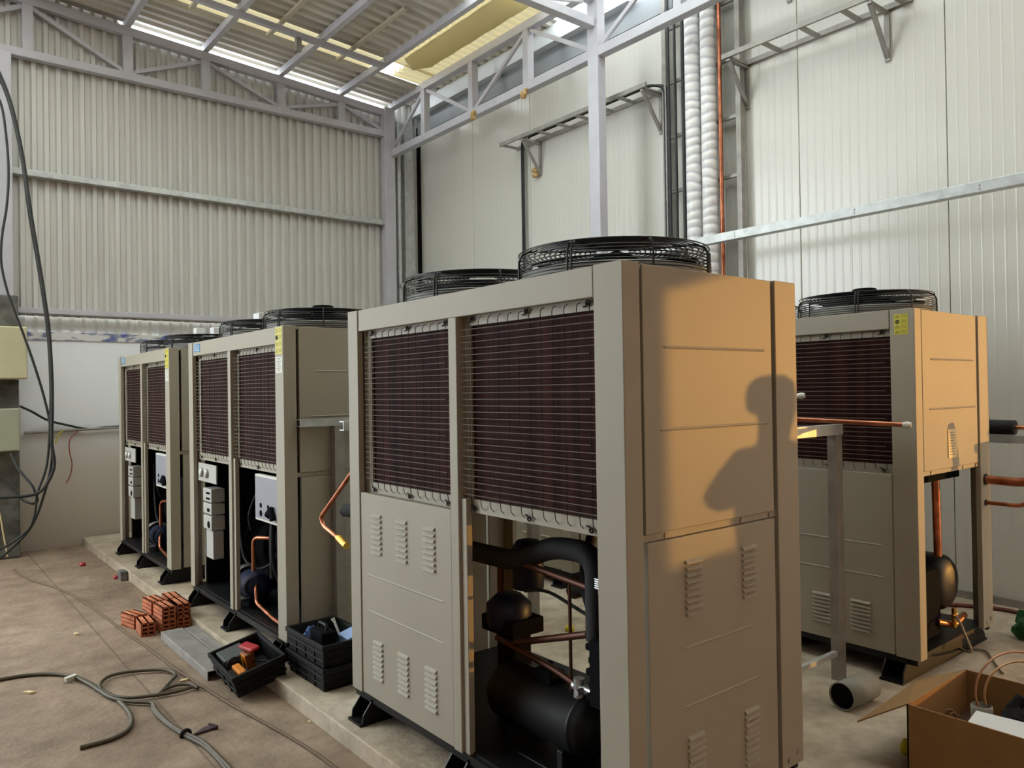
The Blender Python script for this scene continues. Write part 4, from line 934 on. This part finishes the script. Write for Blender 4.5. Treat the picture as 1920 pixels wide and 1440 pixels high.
hang('cable bowing past the steel column and crossing the others by the boxes', [(-30, 150), (0, 190), (12, 260), (16, 330), (12, 390), (4, 440), (2, 490), (12, 540), (26, 580), (45, 630), (66, 690), (84, 750), (94, 800), (97, 860), (85, 920), (60, 985), (20, 1030), (-20, 1060)], .012, 9.1)
hang('cable running from the upper box gap to the conduit on the painted wall', [(38, 762, 9.5), (60, 772, 9.6), (90, 788, 9.70), (130, 798, 9.76), (165, 804, 9.77), (200, 801, 9.77), (235, 799, 9.77)], .013, 9.6)
hang('cable drooping from the lower box to the floor cables', [(20, 850, 9.3), (35, 880, 9.2), (60, 910, 9.1), (66, 925, 9.1), (70, 935, 9.1), (68, 942, 9.1), (58, 944, 9.1), (40, 935, 9.15), (20, 910, 9.2), (-10, 885, 9.25)], .012, 9.2)
mb = MB(); mb.tube([ony(45, 812, 9.77), ony(240, 800, 9.77)], .016, 10); mb.one('conduit', 'grey conduit along the painted wall leading to the farthest unit', 'conduit', GALV_D)
hang('yellow and black earth wire hanging from the conduit', [(118, 808, 9.76), (112, 812, 9.74), (107, 822, 9.74), (104, 832, 9.74)], .006, 9.74, YELLOW, grp=None)
hang('red wire dangling from the conduit before the painted wall', [(150, 806, 9.77), (138, 815, 9.75), (130, 828, 9.74), (131, 850, 9.74), (135, 870, 9.74), (132, 890, 9.74), (124, 906, 9.74)], .006, 9.74, M('red_wire', (150, 70, 52), .5), grp=None)
hang('thin pale wire falling to the floor at the left edge', [(-10, 930, 9.3), (0, 965, 9.3), (6, 1000, 9.3), (14, 1044, 9.3)], .007, 9.3, LABELY, grp=None)
# ------------------------------------------------------------------ right foreground
t = thing('cardboard_box', 'open brown cardboard box of rubbish at the lower right corner', 'box', (3.5, 1.12, ST)); BX0, BX1, BY0, BY1, BZ = 3.21, 3.80, .78, 1.45, .362
def wallp(x0, y0, x1, y1, nm='side'): mb = MB(); mb.box(x0, y0, ST+.002, x1, y1, BZ); mb.build(nm, CARD, t)
wallp(BX0, BY0, BX0+.006, BY1); wallp(BX1-.006, BY0, BX1, BY1); wallp(BX0, BY1-.006, BX1, BY1); wallp(BX0, BY0, BX1, BY0+.006)
mb = MB(); mb.box(BX0, BY0, ST, BX1, BY1, ST+.006); mb.build('bottom', CARD, t)
mb = MB(); mb.add([(BX0, BY1, BZ), (BX1, BY1, BZ), (BX1-.06, BY1+.19, BZ-.09), (BX0-.02, BY1+.20, BZ-.13)], [(0, 1, 2, 3)]); f = mb.build('flap', CARD, t); f.modifiers.new('solid', 'SOLIDIFY').thickness = .005
mb = MB(); mb.add([(BX0+.012, BY0+.05, BZ-.004), (BX0+.012, BY1-.02, BZ-.004), (BX0+.03, BY1-.16, BZ-.09), (BX0+.03, BY0+.1, BZ-.09)], [(0, 1, 2, 3)]); f = mb.build('flap', CARD, t); f.modifiers.new('solid', 'SOLIDIFY').thickness = .005
def loopw(px, py, dep, R, a0, a1, sq=1., n=28):
    c = CAMP+ray(px, py)*dep; h = Vector((RT.x, RT.y, 0)).normalized()
    return [c+h*(R*math.cos(a0+(a1-a0)*i/n))+Vector((0, 0, R*sq*math.sin(a0+(a1-a0)*i/n))) for i in range(n+1)]
mb = MB(); mb.tube(loopw(1905, 1298, 3.13, .165, math.pi+.55, -.5), .0045, 6); mb.one('wire_coil', 'copper coloured wire loop rising out of the cardboard box', 'wire', M('copper_wire', (196, 150, 116), .4, .6))
mb = MB(); mb.tube(loopw(1912, 1303, 3.16, .145, math.pi+.5, -.4, .95), .0045, 6); mb.one('wire_coil', 'inner smaller wire loop rising out of the cardboard box', 'wire', M('copper_wire_pale', (206, 170, 130), .4, .6))
crumple('cloth_bundle', 'black cloth bundle stuffed in the cardboard box', 'cloth', (3.50, 1.10, .215), .10, DARKCLOTH, 5, squash=(.8, 1.1, .85))
mb = MB(); mb.T = Matrix.Translation((3.33, 1.11, .345)) @ Matrix.Rotation(-.08, 4, 'Y') @ Matrix.Rotation(.10, 4, 'Z'); mb.box(-.07, -.16, -.012, .07, .14, 0); mb.T = None; mb.one('white_tray', 'flat white tray lying at the near side of the cardboard box', 'tray', WHITE, bevel=.003)
mb = MB(); mb.lathe([(0, 0), (.036, 0), (.040, .02), (.04, .075), (.036, .08)], (3.46, 1.262, .27), 'z', 20); mb.one('white_cup', 'grey-white cup behind the white tray in the cardboard box', 'cup', GREYB)
mb = MB(); mb.box(3.24, .80, ST+.008, 3.77, 1.42, .205); mb.one('packing_paper', 'brown crumpled packing filling the bottom of the cardboard box', 'paper', M('dark_packing', (64, 44, 28), .9, bump=.6, bscale=16, var=.3))
mb = MB(); mb.tube(smooth_pts([(3.38, 1.40, .20), (3.40, 1.37, .31), (3.44, 1.34, .28)]), .004, 6); mb.tube(smooth_pts([(3.30, 1.36, .20), (3.34, 1.33, .325), (3.36, 1.31, .29)]), .004, 6); mb.one('wire_scrap', 'thin scrap wires sticking up at the left inside the box', 'wire', M('brown_wire', (120, 84, 60), .6))
# capped pipe offcut
p = onz(1590, 1325, ST); a = Vector((3.735, 1.985, ST+.068)); d = Vector((.86, -.10, 0)).normalized(); d = Vector((.93, .36, 0)).normalized()
t = thing('pipe_offcut', 'short grey pipe offcut with a black end lying at the foot of the pipe stand', 'pipe', a-Vector((0, 0, .068)))
d = (onz(1615, 1290, ST+.068)-onz(1578, 1306, ST+.068)).normalized(); a = onz(1578, 1306, ST+.068)
t.location = a-Vector((0, 0, .068))
mb = MB(); u = d.cross(Vector((0, 0, 1)))
N = 26
def rng(r, s): return [a+d*s+(u*math.cos(2*math.pi*i/N)+Vector((0, 0, 1))*math.sin(2*math.pi*i/N))*r for i in range(N)]
vs = rng(.067, 0)+rng(.067, .24)+rng(.061, .24)+rng(.061, 0); fs = []
for q in range(4):
    for i in range(N): j = (i+1) % N; fs.append((q*N+i, q*N+j, ((q+1) % 4)*N+j, ((q+1) % 4)*N+i))
mb.add(vs, fs, True); mb.build('tube', PIPEGREY, t)
mb = MB(); mb.add(rng(.0605, .006)+rng(.0605, .012), [tuple(range(N)), tuple(range(N, 2*N))]+[(i, (i+1) % N, N+(i+1) % N, N+i) for i in range(N)]); mb.build('end_cap', BLACKM, t)
mb = MB(); p = onz(1703, 1412, ST); mb.T = Matrix.Translation(p) @ Matrix.Rotation(.4, 4, 'Z'); mb.lathe([(0, 0), (.03, 0), (.034, .03), (.02, .055), (0, .055)], (0, 0, 0), 'z', 10); mb.T = None; mb.one('yellow_stopper', 'yellow plastic cap lying against the cardboard box', 'cap', YELLOW)
mb = MB(); p = onz(1068, 1183, ST); mb.lathe([(0, 0), (.03, 0), (.03, .03), (0, .03)], p, 'z', 12); mb.one('yellow_stopper', 'yellow cap on the aisle floor seen through the open bay', 'cap', YELLOW)
mb = MB(); p = onz(1022, 1100, ST); mb.T = Matrix.Translation((4.05, 4.28, ST+.05)); mb.lathe([(0, -.06), (.05, -.06), (.05, .06), (0, .06)], (0, 0, 0), 'x', 16); mb.T = None; mb.one('black_offcut', 'short black insulation offcut on the aisle floor seen through the open bay', 'offcut', RUBBER)
crumple('green_cloth', 'green cloth bundle at the right edge on the slab', 'cloth', (5.43, 1.70, ST), .085, GREEN, 9, squash=(1, 1, .9))
mb = MB(); mb.tube(smooth_pts([(5.1, 2.9, ST+.014), (5.7, 2.45, ST+.014), (5.95, 2.08, ST+.014), (5.9, 1.8, ST+.014), (5.6, 1.3, ST+.014)]), .014, 8); mb.one('hose', 'dark red hose lying along the foot of the panel wall', 'hose', M('red_hose', (104, 52, 40), .6))
mb = MB(); mb.tube(smooth_pts([Vector((4.70, 1.85, .34)), Vector((4.665, 1.81, .33)), Vector((4.655, 1.775, .26)), Vector((4.665, 1.75, .17)), onz(1795, 1213, ST+.01), onz(1830, 1217, ST+.01), onz(1850, 1222, ST+.01), onz(1862, 1238, ST+.01), onz(1880, 1262, ST+.01)]), .007, 8); mb.one('grey_hose', 'thin grey charging hose hanging from the open unit to the floor', 'hose', M('grey_hose_rubber', (140, 130, 112), .5))
t = thing('pipe_stand', 'galvanised bracket frame standing behind the back row unit at the right edge', 'pipe stand', (5.5, 1.9, ST))
mb = MB(); mb.prism([(5.46, 1.285), (5.54, 1.285), (5.54, 1.335), (5.46, 1.335)], 'y', 1.45, 2.75); mb.build('cross_bar', GALV, t)
for y in (1.5, 2.7): mb = MB(); mb.box(5.47, y-.03, ST, 5.53, y+.03, 1.285); mb.build('post', GALV, t)
tp = thing('insulated_pipe', 'black insulated pipe with a bare copper end on the bracket frame', 'pipe', (5.5, 2.0, 1.335))
mb = MB(); mb.tube([(5.5, 2.72, 1.383), (5.5, 1.78, 1.383)], .046, 18); mb.build('insulation', RUBBER, tp)
mb = MB(); mb.tube([(5.5, 1.80, 1.383), (5.5, 1.55, 1.383)], .014, 10); mb.build('copper_end', COPPER, tp)

# ------------------------------------------------------------------ the person whose shadow falls on the end of the front unit (stands right of the view)
def person(px, py, z0, rz):
    J = {}; E = []; R = {}
    def j(n, p, r, par=None): J[n] = Vector(p); R[n] = r; (E.append((par, n)) if par else None)
    j('pelvis', (0, 0, .90), .125); j('waist', (0, .01, 1.06), .108, 'pelvis'); j('chest', (0, 0, 1.26), .125, 'waist'); j('neckb', (0, -.01, 1.41), .085, 'chest'); j('neck', (0, .0, 1.48), .056, 'neckb')
    j('chin', (0, .02, 1.535), .066, 'neck'); j('head', (0, .02, 1.60), .082, 'chin'); j('crown', (0, .005, 1.655), .062, 'head')
    for s, n in ((-1, 'a'), (1, 'b')):
        j('sh'+n, (s*.165, 0, 1.38), .07, 'chest'); j('el'+n, (s*.31, .02, 1.29), .048, 'sh'+n); j('wr'+n, (s*.12, .25, 1.29), .034, 'el'+n); j('palm'+n, (s*.05, .30, 1.33), .036, 'wr'+n)
        for k in range(4):
            o = (k-1.5)*.021; j('f%d%s' % (k, n), (s*.025+s*.0, .305+.008*k, 1.372+o*.5), .0095, 'palm'+n); j('g%d%s' % (k, n), (s*(-.005), .335-.004*abs(k-1), 1.385+o), .0085, 'f%d%s' % (k, n))
        j('t'+n, (s*.06, .335, 1.34), .011, 'palm'+n); j('u'+n, (s*.03, .352, 1.37), .009, 't'+n)
        j('hip'+n, (s*.095, 0, .84), .105, 'pelvis'); j('kn'+n, (s*.11, .02, .47), .062, 'hip'+n); j('an'+n, (s*.12, -.01, .09), .042, 'kn'+n); j('to'+n, (s*.14, .14, .035), .036, 'an'+n)
    names = list(J); me = bpy.data.meshes.new('person')
    me.from_pydata([J[n] for n in names], [(names.index(a), names.index(b)) for a, b in E], [])
    o = bpy.data.objects.new('person', me); COL.objects.link(o)
    o.modifiers.new('skin', 'SKIN'); o.modifiers['skin'].use_smooth_shade = True
    sv = me.skin_vertices[0].data if me.skin_vertices else None
    if sv is None:
        bm = bmesh.new(); bm.from_mesh(me); bm.verts.layers.skin.verify(); bm.to_mesh(me); bm.free(); sv = me.skin_vertices[0].data
    for i, n in enumerate(names): sv[i].radius = (R[n], R[n]*(.8 if n in ('pelvis', 'waist', 'chest', 'neckb') else 1)); sv[i].use_root = (n == 'pelvis')
    o.modifiers.new('sub', 'SUBSURF').levels = 2; o.modifiers['sub'].render_levels = 2
    me.materials.append(SKIN); o.location = (px, py, z0); o.rotation_euler = (0, 0, rz)
    tag(o, 'person in a grey shirt holding a phone before the chest, standing beyond the right edge', 'person')
    def child(name, mb, m): c = mb.build(name, m, None); c.parent = o; return c
    mb = MB(); mb.lathe([(.0, 1.722), (.05, 1.716), (.082, 1.69), (.092, 1.65), (.09, 1.60), (.07, 1.58)], (0, -.004, 0), 'z', 20); child('hair', mb, HAIR)
    mb = MB()
    for s in (-1, 1): mb.lathe([(0, -.009), (.008, -.004), (.009, 0), (.008, .004), (0, .009)], (s*.03, .098, 1.615), 'y', 10)
    child('eyes', mb, WHITE)
    mb = MB(); mb.prism([(.095, 1.615), (.122, 1.575), (.095, 1.57)], 'x', -.012, .012); child('nose', mb, SKIN)
    mb = MB(); mb.box(-.022, .082, 1.545, .022, .092, 1.553); child('mouth', mb, M('lips', (120, 70, 62), .5))
    mb = MB()
    for s in (-1, 1): mb.lathe([(0, -.008), (.022, -.006), (.026, 0), (.022, .006), (0, .008)], (s*.086, .01, 1.60), 'x', 12)
    child('ears', mb, SKIN)
    # shirt and trousers follow the body
    def el(cx, cy, a, b, z, n=22): return [(cx+a*math.cos(2*math.pi*i/n), cy+b*math.sin(2*math.pi*i/n), z) for i in range(n)]
    mb = MB(); secs = [(.155, .13, .86), (.15, .125, .98), (.15, .12, 1.08), (.165, .125, 1.24), (.18, .115, 1.36), (.13, .10, 1.43), (.075, .075, 1.465)]
    vs = []; n = 22
    for a, b, z in secs: vs += el(0, 0, a, b, z)
    mb.add(vs, [(q*n+i, q*n+(i+1) % n, (q+1)*n+(i+1) % n, (q+1)*n+i) for q in range(len(secs)-1) for i in range(n)], True)
    for s, nme in ((-1, 'a'), (1, 'b')): mb.tube([J['sh'+nme]+Vector((-s*.03, 0, .01)), J['sh'+nme]*.5+J['el'+nme]*.5, J['el'+nme]], [.078, .066, .058], 14)
    child('shirt', mb, SHIRT)
    mb = MB()
    for s, nme in ((-1, 'a'), (1, 'b')): mb.tube([Vector((s*.075, 0, .92)), J['hip'+nme], J['kn'+nme], J['an'+nme]+Vector((0, 0, .02))], [.12, .118, .08, .062], 16)
    child('trousers', mb, TROUSER)
    mb = MB()
    for s, nme in ((-1, 'a'), (1, 'b')): mb.tube([J['an'+nme]+Vector((0, -.04, -.04)), J['an'+nme]+Vector((0, .05, -.045)), J['to'+nme]+Vector((0, .02, .005))], [.045, .046, .034], 12)
    child('shoes', mb, BLACKM)
    t = thing('phone', 'black phone held up by the person beyond the right edge', 'phone', (px, py, z0+1.35)); mb = MB(); mb.T = o.matrix_basis.copy() if False else Matrix.Translation((px, py, z0)) @ Matrix.Rotation(rz, 4, 'Z'); mb.box(-.04, .345, 1.32, .04, .354, 1.47); mb.T = None; mb.build('body', BLACKM, t, bevel=.004)
    return o
person(4.352, .408, ST, math.radians(55)-.85)
